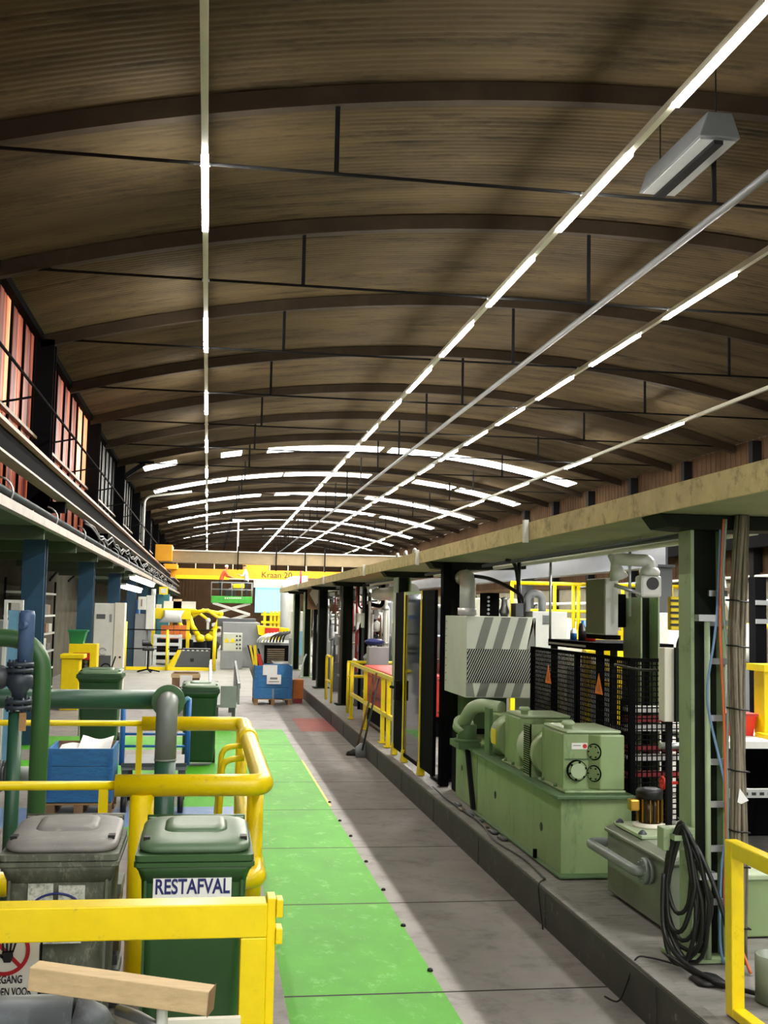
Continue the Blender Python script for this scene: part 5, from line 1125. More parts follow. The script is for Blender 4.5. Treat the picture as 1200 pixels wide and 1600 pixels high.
for i, z in enumerate(levels[:-1]):
    y = SY0 + .12; n = 0
    while y < SY1 - .6:
        if 28.0 < y < 28.8: y = 28.8
        nm, m_, l = PN[r.randrange(5)]; wd = .3 + .3 * r.random(); h = .15 + .2 * r.random()
        o = MB().box(-4.35, -3.97 - .1 * r.random(), y, y + wd, z + .051, z + .05 + h).build(nm, m_, bevel=.01)
        tag(o, '%s on the %s of the left wall shelving, %s along it' % (l, SHN[i], ORD[n] if n else 'nearest'), 'box', 'boxes on the shelving'); y += wd + .08 + .2 * r.random(); n += 1; k += 1
# yellow cabinet and bin, green crate
Y = 26
x0, x1, y0, y1, z0, z1 = pbox(96, 1022, 122, 1090, Y, .5, 0)
t = thing('yellow_pedestal_bin', ((x0 + x1) / 2, Y, 0), 'tall yellow bin with projecting top lip in front of the shelving', 'bin')
MB().box(x0, x1, Y, Y + .5, 0, z1 - .1).build('body', 'yellow', t, .02); MB().box(x0 - .03, x1 + .1, Y - .05, Y + .55, z1 - .099, z1).build('lip', 'yellow', t, .02)
x0, x1, y0, y1, z0, z1 = pbox(108, 1006, 148, 1090, Y + 1.2, .5, 0)
t = thing('yellow_cabinet', ((x0 + x1) / 2, Y + 1.2, 0), 'yellow open rack with red band and spiral drill behind the yellow bin', 'rack')
MB().box(x1 - .15, x1, Y + 1.2, Y + 1.8, 0, z1).build('upright', 'yellow', t); MB().box(x0, x0 + .1, Y + 1.2, Y + 1.8, 0, z1).build('upright', 'yellow', t)
MB().box(x0 + .101, x1 - .151, Y + 1.2, Y + 1.8, z1 - .2, z1).build('top_box', 'yellow', t); MB().box(x0 + .101, x1 - .151, Y + 1.19, Y + 1.199, z1 - .36, z1 - .2).build('red_band', 'sign_red', t)
b = MB(); xm = at(134, 1040, Y + 1.3).x
for k in range(9): b.lathe((xm, Y + 1.35, .15 + .1 * k), (.15, 0, 1), [(.03, 0), (.06, .05), (.03, .1)], 10)
b.build('spiral_drill', 'steel_grey', t)
p = at(120, 985, Y + 1.3); q = at(131, 1004, Y + 1.3)
b = MB(); b.loft([(z1 + .001, p.x, Y + 1.5, .15, .2, .02), (p.z, p.x + .02, Y + 1.5, .2, .26, .02)], sm=False); b.box(p.x - .2, p.x + .24, Y + 1.22, Y + 1.78, p.z - .03, p.z + .01); tag(b.build('green_crate', 'plastic_green'), 'green plastic crate standing on the yellow rack', 'crate')
t = thing('round_basket', (-3.2, 24, 0), 'dark bicycle like hand tool hung above the green bin, left of the white cabinet', 'tool')
p = at(165, 1045, 27.9); b = MB(); b.tube(arcpts((p.x, 27.9, p.z), (1, 0, 0), (0, 0, 1), .12, 0, 6.28, 14)[:-1], .015, n=6, closed=True); b.build('ring', 'black_steel', t)
b = MB(); b.bar((p.x + .1, 27.9, p.z - .1), (p.x + .22, 27.9, p.z + .3), .03, .03); b.bar((p.x, 27.9, p.z - .1), (p.x, 27.9, 0), .05, .05); b.build('stem', 'black_steel', t)
# white electrical cabinet
x0, x1, y0, y1, z0, z1 = pbox(148, 941, 190, 1085, 30, .6, 0)
t = thing('electrical_cabinet', ((x0 + x1) / 2, 30, 0), 'tall pale grey electrical cabinet at the left, beside the second blue column', 'cabinet')
xm = x0 + (x1 - x0) * .66
MB().box(x0, xm, 30, 30.6, 0.05, z1 - .02).build('body', 'white_paint', t, .015); MB().box(xm + .005, x1, 29.98, 30.6, .02, z1).build('side_body', 'cream', t, .01)
MB().box(x0 + .06, x0 + .06 + .22, 29.985, 29.999, z1 - .42, z1 - .3).build('grille', 'grey_dark', t); MB().box(xm - .12, xm - .06, 29.985, 29.999, z1 - .5, z1 - .3).build('vent', 'grey', t)
MB().box(x0 + .1, xm - .05, 29.985, 29.999, .5, z1 - 1.35).build('lower_panel', 'grey_dark', t); b = MB(); b.tube(arcpts((x0 + .25, 29.97, z1 - 1.25), (1, 0, 0), (0, 0, 1), .09, .3, 5.5, 10), .012, n=6); b.build('handle', 'grey', t)
b = MB(); b.cyl((x1 - .08, 29.975, 1.0), (x1 - .08, 29.955, 1.0), .03, n=10); b.build('knob', 'black', t)
# left blue panel frame
x0, x1, y0, y1, z0, z1 = pbox(7, 937, 26, 1060, 16, .3, 0)
t = thing('blue_screen', ((x0 + x1) / 2, 16, 0), 'pale blue panel in a white frame at the left edge above the green bend pipe', 'panel')
MB().box(x0 + .06, x1, 16.02, 16.06, .2, z1 - .14).build('panel', 'blue_pale', t)
for x in (x0, x1 - .001): MB().box(x, x + .04, 16, 16.08, 0, z1).build('frame_post', 'white_paint', t)
MB().box(x0 + .04, x1, 16, 16.08, z1 - .04, z1).build('frame_top', 'white_paint', t)
x0, x1, y0, y1, z0, z1 = pbox(-40, 968, 8, 1060, 17, .6, 0)
tag(MB().box(x0, x1, 17, 17.6, 0, z1).build('grey_machine_box', 'grey', bevel=.02), 'grey machine box cut by the left edge behind the blue panel', 'machine')
# wooden box with paper, on a pallet
x0, x1, y0, y1, z0, z1 = pbox(269, 1052, 311, 1078, 26.5, .7)
t = thing('wooden_crate', ((x0 + x1) / 2, 26.5, .146), 'low brown wooden crate with white paper sheet, behind the green bin', 'crate')
MB().box(x0, x1, 26.5, 26.53, .147, z1).build('front_wall', 'wood_brown', t); MB().box(x0, x1, 27.2, 27.23, .147, z1).build('back_wall', 'wood_brown', t)
for x in (x0, x1 - .03): MB().box(x, x + .03, 26.531, 27.199, .147, z1).build('side_wall', 'wood_brown', t)
for z in (z1 - .1, .22): MB().box(x0 - .02, x1 + .02, 26.47, 26.499, z, z + .09).build('slat', 'wood', t)
xm = (x0 + x1) / 2; MB().box(xm - .13, xm + .15, 26.46, 26.469, z1 - .3, z1 - .04).build('paper_sheet', 'paper', t)
pallet(x0, x1, 26.5, 27.2, 'wooden pallet under the brown wooden crate')
# grey tipping trough
t = thing('grey_trough', (.3, 24, 0), 'grey steel trough cart with high sloping side rails, right of the wooden crate', 'cart')
a, c = at(345, 1072, 22.4), at(369, 1106, 22.4)
MB().box(a.x, c.x, 22.4, 22.44, c.z, a.z).build('front_panel', 'grey', t); MB().box(a.x - .1, c.x, 22.45, 26, c.z, c.z + .05).build('floor_plate', 'grey', t)
for x, s in ((a.x - .22, 0), (c.x + .02, 1)):
    b = MB(); b.prism([(x, 22.45, c.z + .06), (x, 26, c.z + .06), (x, 26, 1.1), (x, 25.6, 1.15), (x, 22.45, a.z + .05)], (.04, 0, 0)); b.build('side_plate', 'steel_grey', t)
    for k in range(6): b = MB(); b.cyl((x - .01, 22.7 + .55 * k, a.z + .0 + .04 * k), (x + .06, 22.7 + .55 * k, a.z + .0 + .04 * k), .06, n=12); b.build('roller', 'zinc', t)
for x in (a.x - .1, c.x - .08):
    for y in (22.6, 25.7): MB().box(x, x + .07, y, y + .07, 0, c.z).build('leg', 'grey_dark', t)
# blue crate with scrap, papers
t = thing('blue_crate', (1.63, 28.1, .12), 'blue wooden pallet box with white notes and scrap sticking out, middle of the hall', 'box')
a, c = at(398, 1040, 27.8), at(456, 1092, 27.8); X0, X1 = a.x, c.x; zt = a.z
for nm, bx in (('front_wall', (X0, X1, 27.8, 27.83)), ('back_wall', (X0, X1, 28.77, 28.8)), ('side_wall', (X0, X0 + .03, 27.831, 28.769)), ('side_wall', (X1 - .03, X1, 27.831, 28.769))):
    b = MB(); h3 = (zt - .145) / 3
    for k in range(3): b.box(*bx, .145 + h3 * k + .006, .145 + h3 * (k + 1))
    b.build(nm, 'blue_wood', t, .004)
for x in (X0 + .08, X1 - .06, (X0 + X1) / 2): MB().box(x - .02, x + .02, 27.785, 27.799, .15, zt - (.0 if x != (X0 + X1) / 2 else .55)).build('batten', 'blue_paint' if x != (X0 + X1) / 2 else 'steel_grey', t)
a, c = at(411, 1039, 27.77), at(433, 1055, 27.77); MB().box(a.x, c.x, 27.77, 27.784, c.z, a.z).build('note', 'paper', t)
a, c = at(417, 1054, 27.76), at(439, 1069, 27.76); o = MB().box(a.x, c.x, 27.755, 27.769, c.z, a.z).build('note', 'paper', t)
b = MB(); b.box(a.x + .05, c.x - .05, 27.752, 27.755, c.z + .05, c.z + .07); b.box(a.x + .08, c.x - .09, 27.752, 27.755, c.z + .11, c.z + .16); b.build('pencil_sketch', 'hood_grey', o)
MB().box(X0 + .031, X1 - .031, 27.831, 28.769, .146, .4).build('fill', 'dark_steel', t)
pallet(X0, X1, 27.8, 28.8, 'wooden pallet under the blue box with white notes')
for i, (u0, v0, u1, v1, m_, w_, l) in enumerate(((391, 1008, 404, 1042, 'yellow', .05, 'pale yellow strip leaning out of the blue box, left one'), (398, 1008, 404, 1022, 'yellow', .07, 'short yellow strip leaning out of the blue box'), (404, 1022, 415, 1042, 'red', .1, 'red board leaning out of the blue box'), (383, 1012, 391, 1030, 'grey', .1, 'grey panel piece leaning out of the blue box, left end'))):
    a, c = at(u0, v0, 28.3), at(u1, v1, 28.3); c.z = .41; c.x = max(c.x, X0 + .1)
    tag(MB().bar(a, c, .02, w_, up=(1, 0, 0)).build('scrap_strip' if i != 3 else 'scrap_sheet', m_), l, 'scrap')
b = MB()
for k in range(7):
    a = at(384 + 3.2 * k, 1012 - 5 * math.sin(k), 28.5); b = MB(); b.bar(a, (X0 + .1 + .05 * k, 28.45 + .03 * k, .42), .03, .03); tag(b.build('scrap_bar', ('black_steel', 'dark_steel', 'grey_dark')[k % 3]), 'dark scrap bar leaning out of the blue box with notes', 'scrap', 'dark scrap bars in the blue box')
t = thing('orange_box', (2.3, 28.6, .05), 'small orange brown box on dark feet right of the blue box', 'box')
a, c = at(458, 1062, 28.4), at(474, 1082, 28.4); MB().box(a.x, c.x, 28.4, 28.9, .1, a.z).build('body', 'orange_brown', t, .01); MB().box(a.x + .02, c.x - .02, 28.42, 28.88, 0.001, .099).build('feet', 'red_dark', t)
# ---------------------------------------------------------------- machines of the far left bay
YB = 42.5
t = thing('safety_fence', (-1, YB, 0), 'yellow posts with thin dark rails fencing the robot cell', 'fence')
for u, v0, v1, rr in ((195.5, 971, 1042, .09), (262, 984, 1042, .05), (336, 982, 1048, .07)):
    p = at(u, v0, YB); MB().cyl((p.x, YB, 0), (p.x, YB, p.z), rr, n=12).build('post', 'yellow', t)
for v in (983, 1013): a, c = at(184, v, YB), at(338, v + 1, YB); MB().cyl((a.x, YB, a.z), (c.x, YB, a.z), .022, n=6).build('rail', 'dark_steel', t)
for v in (1042,): a, c = at(184, v, YB), at(330, v, YB); MB().box(a.x, c.x, YB + .1, YB + .16, .001, .12).build('kerb', 'yellow', t)
t = thing('work_stool', (-1.8, 41, 0), 'black swivel stool with star foot before the yellow fence', 'stool')
p = at(232, 1010, 41); xx = p.x
MB().cyl((xx, 41, .12), (xx, 41, p.z - .15), .03, n=10).build('column', 'black_steel', t); b = MB(); b.loft([(p.z - .15, xx, 41, .2, .18, .08), (p.z - .06, xx, 41, .22, .2, .09), (p.z - .04, xx, 41, .18, .16, .08)]); b.build('seat', 'black_rubber', t)
b = MB(); b.loft([(p.z, xx - .05, 41.2, .18, .03, .02), (p.z + .22, xx - .1, 41.24, .14, .025, .02)]); b.bar((xx, 41, p.z - .1), (xx - .05, 41.2, p.z + .02), .03, .03); b.build('backrest', 'black_rubber', t)
for k in range(5): a_ = k * 1.2566; MB().bar((xx, 41, .12), (xx + .42 * math.cos(a_), 41 + .42 * math.sin(a_), .04), .05, .04).build('leg', 'black_steel', t)
t = thing('machine_guard', (-.5, 44.5, 0), 'sloping grey machine guard with hazard striped top edge in the robot cell', 'machine guard')
a, c = at(285, 1014, 44.5), at(328, 1044, 44.5); xl_ = at(273, 1044, 44.5).x
b = MB(); b.prism([(xl_, 44.5, .05), (c.x, 44.5, .05), (c.x, 44.5, a.z), (a.x, 44.5, a.z)], (0, 1.2, 0)); b.build('sheet', 'grey_dark', t)
for k in range(6): x = a.x + (c.x - a.x) * k / 6; MB().box(x, x + (c.x - a.x) / 12, 44.48, 44.499, a.z - .07, a.z).build('hazard_stripe', 'white', t)
p = at(300, 1032, 44.49); MB().box(p.x - .07, p.x + .07, 44.47, 44.499, p.z - .05, p.z + .08).build('slot', 'black', t)
b = MB(); b.prism([(xl_ - .3, 44.5, .02), (xl_ - .02, 44.5, .02), (a.x - .02, 44.5, a.z), (a.x - .15, 44.5, a.z)], (0, .1, 0)); b.build('yellow_edge', 'yellow', t)
# control panel and big grey machine
t = thing('control_cabinet', (1, 44, 0), 'grey control cabinet with two warning triangles and round buttons', 'control panel')
a, c = at(346, 989, 43.8), at(378, 1046, 43.8); zm = at(350, 1017, 43.8).z; zt = a.z
MB().box(a.x, c.x, 43.8, 44.4, 0.01, zm).build('lower_body', 'grey', t, .01); MB().box(a.x + .08, c.x - .02, 43.82, 44.4, zm + .001, zt).build('upper_body', 'hood_white', t, .01)
for u in (354, 363.5):
    p = at(u, 1000, 43.8); b = MB(); b.prism([(p.x - .1, 43.805, p.z - .09), (p.x + .1, 43.805, p.z - .09), (p.x, 43.805, p.z + .1)], (0, .012, 0)); b.build('warning_triangle', 'yellow', t)
for u in (370, 375):
    for v in (994, 1000, 1007, 1013): p = at(u, v, 43.8); b = MB(); b.cyl((p.x, 43.819, p.z), (p.x, 43.79, p.z), .035, n=10); b.build('button', 'black', t)
t = thing('die_casting_machine', (2, 46, 0), 'large grey machine with yellow nose guard and black louvred front', 'machine')
a, c = at(348, 972, 45.5), at(404, 1046, 45.5); MB().box(a.x, c.x, 45.5, 49.5, 0, a.z).build('main_body', 'grey', t, .02)
a, c = at(403, 1004, 45.3), at(474, 1046, 45.3); MB().box(a.x, c.x, 45.3, 49.5, 0, a.z).build('front_body', 'grey', t, .02)
a2, c2 = at(413, 1008, 45.28), at(459, 1046, 45.28); lv = MB().box(a2.x, c2.x, 45.25, 45.299, .06, a2.z).build('louvre_panel', 'black_steel', t)
for k in range(7): z = .2 + (a2.z - .3) * k / 7; b = MB(); b.box(a2.x + .12, a2.x + .8, 45.235, 45.249, z, z + .05); b.build('louvre', 'tarnish', lv)
pts = [at(u, v, 45.2) for u, v in ((402, 977), (452, 982), (453, 987), (417, 998), (404, 991))]; b = MB(); b.prism(pts, (0, .9, 0)); b.build('nose_guard', 'yellow', t)
a, c = at(414, 981, 45.17), at(436, 990, 45.17); MB().box(a.x, c.x, 45.15, 45.199, c.z, a.z).build('red_sign', 'red', t)
for k in range(9):
    u = 408 + 5 * k; b = MB(); b.tube(smooth([at(u - 6, 1003, 45.1), at(u - 2, 997 - .6 * k, 45.0), at(u + 12, 990 - .5 * k, 45.1)], 6), .035, n=6); b.build('hose', 'white_paint' if k < 4 else 'black_rubber', t)
a, c = at(340, 966, 46.5), at(400, 972, 46.5); MB().box(a.x, c.x, 46.5, 48, c.z - .2, a.z).build('top_deck', 'grey_dark', t)
# white frames, robot arms, yellow beam
t = thing('white_frame_machine', (-1.5, 47, 0), 'white box frame machine with dark windows in the robot cell', 'machine')
a, c = at(240, 991, 46.5), at(283, 1024, 46.5)
for x in (a.x, (a.x + c.x) / 2 - .05, c.x - .12): MB().box(x, x + .13, 46.5, 46.65, 0, a.z).build('post', 'white_paint', t)
for z in (a.z - .13, a.z - .45, c.z): MB().box(a.x, c.x, 46.45, 46.499, z, z + .12).build('beam', 'white_paint', t)
MB().box(a.x + .1, c.x - .1, 46.8, 48, .2, a.z - .2).build('dark_core', 'dark_steel', t); MB().box(a.x - .6, a.x - .05, 46.5, 47.5, 0, .6).build('white_foot', 'white_paint', t)
t = thing('yellow_gantry', (-1, 48.5, 0), 'yellow gantry beam with pale boxes on top above the white frame', 'gantry')
a, c = at(239, 950, 48.5), at(298, 968, 48.5); MB().box(a.x, c.x, 48.5, 49, c.z, a.z).build('beam', 'yellow', t, .02)
for u in (241, 268, 295): x = at(u, 950, 48.6).x; MB().box(x - .07, x + .07, 48.6, 48.75, 0, c.z).build('post', 'yellow', t)
for u0, v0, u1 in ((256, 939, 306), (271, 936, 284), (244, 944, 252)): p, q = at(u0, v0, 48.6), at(u1, v0, 48.6); MB().box(p.x, q.x, 48.6, 48.95, a.z + .001, p.z).build('pale_box', 'cream' if u0 != 271 else 'wood', t)
for u in (256, 266, 276, 286): p = at(u, 990, 48.4); MB().box(p.x - .12, p.x + .12, 48.3, 48.45, p.z - .2, p.z + .35).build('drive_unit', 'orange' if u % 20 else 'yellow', t)
p = at(266, 963, 48.3); b = MB(); b.loft([(p.z - .25, p.x, 48.3, .5, .15, .08), (p.z, p.x + .1, 48.3, .35, .14, .1), (p.z + .25, p.x + .15, 48.3, .42, .14, .1)]); b.build('gripper_head', 'white_paint', t)
def robot(u, v, y, s, label, lean):
    p = at(u, v, y); t = thing('robot_arm', (p.x, y, 0), label, 'robot', 'yellow robot arms')
    b = MB(); b.lathe((p.x, y, 0), (0, 0, 1), [(.4, 0), (.4, .5), (.3, .55), (.28, .8), (0, .82)], 16); b.build('pedestal', 'black_steel', t)
    b = MB(); b.sphere((p.x, y, .95), .2, 14); b.tube([(p.x, y, .95), (p.x - .35 * lean, y, 1.5), (p.x - .5 * lean, y, 2.0)], [.13, .11, .09], n=10); b.build('lower_arm', 'yellow', t)
    b = MB(); b.sphere((p.x - .5 * lean, y, 2.05), .13, 12); b.tube([(p.x - .5 * lean, y, 2.05), (p.x + .3 * lean, y, 2.2), (p.x + .95 * lean, y, 1.75)], [.1, .08, .06], n=10); b.build('upper_arm', 'yellow', t)
    b = MB(); b.sphere((p.x + .95 * lean, y, 1.72), .12, 10); b.box(p.x + .95 * lean - .06, p.x + .95 * lean + .06, y - .06, y + .06, 1.3, 1.66); b.build('wrist', 'white_paint', t)
robot(312, 1010, 50.8, 1, 'yellow robot arm nearest, before the white pipes of the cell', 1); robot(326, 1005, 52.6, 1, 'yellow robot arm farther back beside the grey machine', -1); robot(292, 1005, 54.5, 1, 'yellow robot arm at the left behind the gantry', 1)
# blue cabinet, white column, teal cabinet and monitor
x0, x1, y0, y1, z0, z1 = pbox(193, 938, 214, 1030, 45, 1, 0)
t = thing('blue_cabinet', ((x0 + x1) / 2, 45, 0), 'tall blue cabinet with two doors left of the robot cell', 'cabinet'); xm = (x0 + x1) / 2
MB().box(x0, x1, 45, 46, 0, z1).build('body', 'blue_paint', t, .02)
for a_, c_ in ((x0 + .03, xm - .02), (xm + .02, x1 - .03)): MB().box(a_, c_, 44.97, 44.999, .1, z1 - .1).build('door', 'blue_paint', t, .01); MB().box(c_ - .07, c_ - .04, 44.94, 44.969, 1.2, 1.5).build('handle', 'zinc', t) if False else None
x0, x1, y0, y1, z0, z1 = pbox(216, 930, 240, 985, 44.2, .6)
t = thing('white_robot_column', ((x0 + x1) / 2, 44.2, 0), 'white machine column with a boxed head left of the gantry', 'machine column')
xm = (x0 + x1) / 2; MB().box(xm, x1, 44.2, 44.8, z0, z1).build('tower', 'white_paint', t, .02); MB().box(x0, xm - .001, 44.2, 44.7, z1 - .55, z1 - .05).build('head', 'white_paint', t, .02); MB().box(x0 + .12, xm - .15, 44.18, 44.199, z1 - .42, z1 - .15).build('window', 'wood_brown', t); MB().box(xm + .1, x1 - .1, 44.3, 44.7, 0, z0 - .001).build('stem', 'steel_grey', t); b = MB(); b.cyl((xm + .25, 44.4, z1), (xm + .25, 44.4, z1 + .25), .09, n=10); b.build('stub', 'white_paint', t)
MB().box(x0 - .1, x0 + .35, 44.3, 44.7, 0, z1 - .7).build('lower_cabinet', 'grey', t, .02)
x0, x1, y0, y1, z0, z1 = pbox(246, 928, 264, 955, 52, .5, 0)
t = thing('teal_cabinet', ((x0 + x1) / 2, 52, 0), 'teal cabinet with a yellow rimmed screen on an arm, behind the gantry', 'cabinet'); MB().box(x0, x1, 52, 52.6, 0, z1).build('body', 'teal', t, .02)
a = at(249, 917, 51.5); c = at(262, 929, 51.5); b = MB(); b.box(a.x, c.x, 51.5, 51.6, c.z, a.z, 0); b.box(a.x + .06, c.x - .06, 51.48, 51.5, c.z + .06, a.z - .06, 1); b.build('screen', ['yellow', 'hood_white'], t); MB().bar(((a.x + c.x) / 2, 51.65, c.z), ((a.x + c.x) / 2, 52.2, z1), .06, .06).build('screen_arm', 'white_paint', t)
# yellow railing at the far machine, white duct
t = thing('yellow_far_rail', (3, 52, 0), 'yellow railing with ladder posts before the far bright doorway', 'guard rail')
for u in (414, 424, 430, 436, 444): p = at(u, 955, 52); MB().box(p.x - .06, p.x + .06, 52, 52.1, 0, p.z).build('post', 'yellow', t)
for v in (960, 972): p, q = at(408, v, 52), at(452, v, 52); MB().box(p.x, q.x, 51.95, 51.999, p.z - .05, p.z + .05).build('rail', 'yellow', t)
t = thing('white_duct', (3.3, 44, 0), 'big white ventilation duct with an elbow at the end of the slab', 'duct')
pa = at(449, 962, 50); pe = at(449, 915, 50); pf = at(466, 908, 50)
b = MB(); b.tube(fillet([(pa.x, 50, 0.3), (pe.x, 50, pe.z + .1), (pf.x + .4, 50, pe.z + .15)], .35, 8), .3, n=16); b.build('pipe', 'duct', t); MB().box(pa.x - .4, pa.x + .4, 49.6, 50.4, 0, .3).build('base', 'grey', t)
x0, x1, y0, y1, z0, z1 = pbox(456, 955, 472, 1040, 42.8, 1.2, 0)
t = thing('grey_switch_tower', ((x0 + x1) / 2, 42.8, 0), 'pale grey machine tower left of the farthest slab column', 'machine'); MB().box(x0, x1, 42.8, 44, 0, z1 * .55).build('base', 'grey', t, .02); MB().box(x0 + .05, x1, 42.9, 43.9, z1 * .55 + .001, z1).build('tower', 'white_paint', t, .03); MB().box(x1 - .25, x1 - .02, 42.78, 42.799, .6, 1.5).build('blue_door', 'blue_pale', t)
# ---------------------------------------------------------------- scissor lift with two workers
YS = 64
a = at(330, 931, YS); c = at(394, 943, YS)
t = thing('scissor_lift', ((a.x + c.x) / 2, YS, 0), 'green scissor lift with raised work platform and white scissor arms', 'scissor lift')
MB().box(a.x, c.x, YS, YS + 1.5, c.z, a.z).build('platform', 'lift_green', t, .02)
zr = at(360, 910, YS).z
for y in (YS + .02, YS + 1.48):
    for x in [a.x + (c.x - a.x) * k / 4 for k in range(5)]: MB().cyl((x, y, a.z), (x, y, zr), .02, n=6).build('rail_post', 'grey', t)
    for z in (zr, (zr + a.z) / 2): MB().cyl((a.x, y, z), (c.x, y, z), .02, n=6).build('rail', 'grey', t)
zl = .75; n = 3; hh = (c.z - zl) / n
for k in range(n):
    for s in (-1, 1):
        for y in (YS + .1, YS + 1.4):
            xa_, xb_ = (a.x + .1, c.x - .1) if s > 0 else (c.x - .1, a.x + .1)
            MB().bar((xa_, y + .05 * s, zl + hh * k), (xb_, y + .05 * s, zl + hh * (k + 1)), .06, .14).build('scissor_arm', 'white_paint', t)
MB().box(a.x, c.x, YS, YS + 1.5, .25, .74).build('chassis', 'grey_dark', t, .03)
for x in (a.x + .3, c.x - .3):
    for y in (YS - .05, YS + 1.4): MB().cyl((x, y, .25), (x, y + .15, .25), .25, n=14).build('wheel', 'black_rubber', t)
for k in range(9): p = at(352 + 3 * k, 934.5, YS); MB().box(p.x - .03, p.x + .03, YS - .015, YS - .001, p.z - .04, p.z + .04).build('white_mark', 'white', t)
def person(x, y, z, face, lean, top, helmet, label, arms):
    t = thing('person', (x, y, z), label, 'person')
    f = V((math.cos(face), math.sin(face), 0)); s = V((-f.y, f.x, 0)); up = V((0, 0, 1)); O = V((x, y, z))
    hip = O + up * .92; ch = hip + f * .42 * math.sin(lean) + up * .42 * math.cos(lean); nk = hip + f * .58 * math.sin(lean) + up * .58 * math.cos(lean); hd = nk + up * .18 + f * .06
    vs = [hip, hip + (ch - hip) * .5, ch, nk, nk + up * .08 + f * .03]; rs = [.15, .14, .16, .075, .06]; es = [(0, 1), (1, 2), (2, 3), (3, 4)]
    def chain(root, pts, rr):
        i = root
        for p, r_ in zip(pts, rr): vs.append(V(p)); rs.append(r_); es.append((i, len(vs) - 1)); i = len(vs) - 1
        return i
    for sg in (-1, 1):
        chain(0, [hip + s * .1 * sg - up * .05, O + s * .12 * sg + f * .03 + up * .48, O + s * .12 * sg + up * .09, O + s * .12 * sg + f * .15 + up * .05], [.1, .065, .05, .045])
        sh = ch + s * .19 * sg + up * .07; el = sh + f * arms[0] + s * .06 * sg - up * .25; wr = el + f * arms[1] + up * arms[2]
        hi = chain(2, [sh, el, wr, wr + (wr - el).normalized() * .08], [.075, .05, .036, .034])
        d = (wr - el).normalized()
        for q in range(4): chain(hi, [vs[hi] + d * .03 + s * .02 * (q - 1.5), vs[hi] + d * (.06 + .008 * (q in (1, 2))) + s * .022 * (q - 1.5) - up * .02], [.010, .008])
        chain(hi, [vs[hi] - d * .03 - s * .035 * sg, vs[hi] - d * .0 - s * .05 * sg], [.011, .009])
    me = bpy.data.meshes.new('body'); me.from_pydata([v - O for v in vs], es, []); o = bpy.data.objects.new('body', me); COL.objects.link(o); o.parent = t
    m = o.modifiers.new('skin', 'SKIN'); sk = me.skin_vertices[0].data
    for i, r_ in enumerate(rs): sk[i].radius = (r_, r_)
    sk[0].use_root = True
    m2 = o.modifiers.new('sub', 'SUBSURF'); m2.levels = 1; m2.render_levels = 2
    bpy.context.view_layer.update(); dm = bpy.data.meshes.new_from_object(o.evaluated_get(bpy.context.evaluated_depsgraph_get()))
    o.modifiers.clear(); o.data = dm; dm.name = 'body'
    for mm in ('skin', top, 'trousers', 'black'): dm.materials.append(MATS[mm])
    for p in dm.polygons:
        q = p.center; zz = q.z; p.use_smooth = True
        near_hand = min((q + O - vs[i]).length for i in range(len(vs)) if rs[i] <= .036) < .09
        p.material_index = 3 if zz < .11 else 2 if zz < .9 else 0 if near_hand or zz > (nk - O).z + .02 else 1
    b = MB(); b.loft([(hd.z - .12, hd.x + f.x * .02, hd.y + f.y * .02, .05, .055, .045), (hd.z - .06, hd.x, hd.y, .07, .075, .065), (hd.z, hd.x, hd.y, .078, .085, .07), (hd.z + .07, hd.x, hd.y, .075, .08, .07), (hd.z + .115, hd.x, hd.y, .04, .045, .035)])
    b.sphere(hd + f * .088 - up * .01, .018, 8, sc=(1, 1, 1.4))
    for sg in (-1, 1): b.sphere(hd + s * .082 * sg - up * .005, .022, 8, sc=(.6, .8, 1.3))
    b.build('head', 'skin', t)
    b = MB()
    for sg in (-1, 1): b.sphere(hd + f * .08 + s * .03 * sg + up * .015, .010, 6)
    b.bar(hd + f * .085 - up * .055 - s * .022, hd + f * .085 - up * .055 + s * .022, .006, .008); b.build('eyes_and_mouth', 'hair', t)
    b = MB(); b.lathe(hd + up * .03, (0, 0, 1), [(.105, 0), (.1, .02), (.095, .06), (.07, .1), (0, .115)] if helmet else [(.09, 0), (.092, .04), (.07, .085), (0, .1)], 14); b.build('helmet' if helmet else 'hair', 'white' if helmet else 'hair', t)
p = at(344, 931, YS + .5); person(p.x, YS + .6, a.z + .002, .2, .45, 'vest_orange', True, 'person in an orange top and white helmet leaning over the lift rail', (.2, .22, -.05))
p = at(385, 931, YS + .5); person(p.x, YS + .7, a.z + .002, 2.9, .15, 'shirt_pale', False, 'person in a pale top standing at the right end of the lift platform', (.12, .2, .05))
t = thing('tool_case', (p.x - .8, YS + .6, a.z), 'dark tool bundle lying on the lift platform between the two workers', 'tools')
b = MB(); b.box(p.x - 1.2, p.x - .6, YS + .4, YS + .8, a.z + .001, a.z + .35); b.build('case', 'black', t, .03); b = MB(); b.tube(arcpts((p.x - .9, YS + .6, a.z + .35), (1, 0, 0), (0, 0, 1), .1, 0, 3.14, 8), .02, n=6); b.build('handle', 'grey', t)
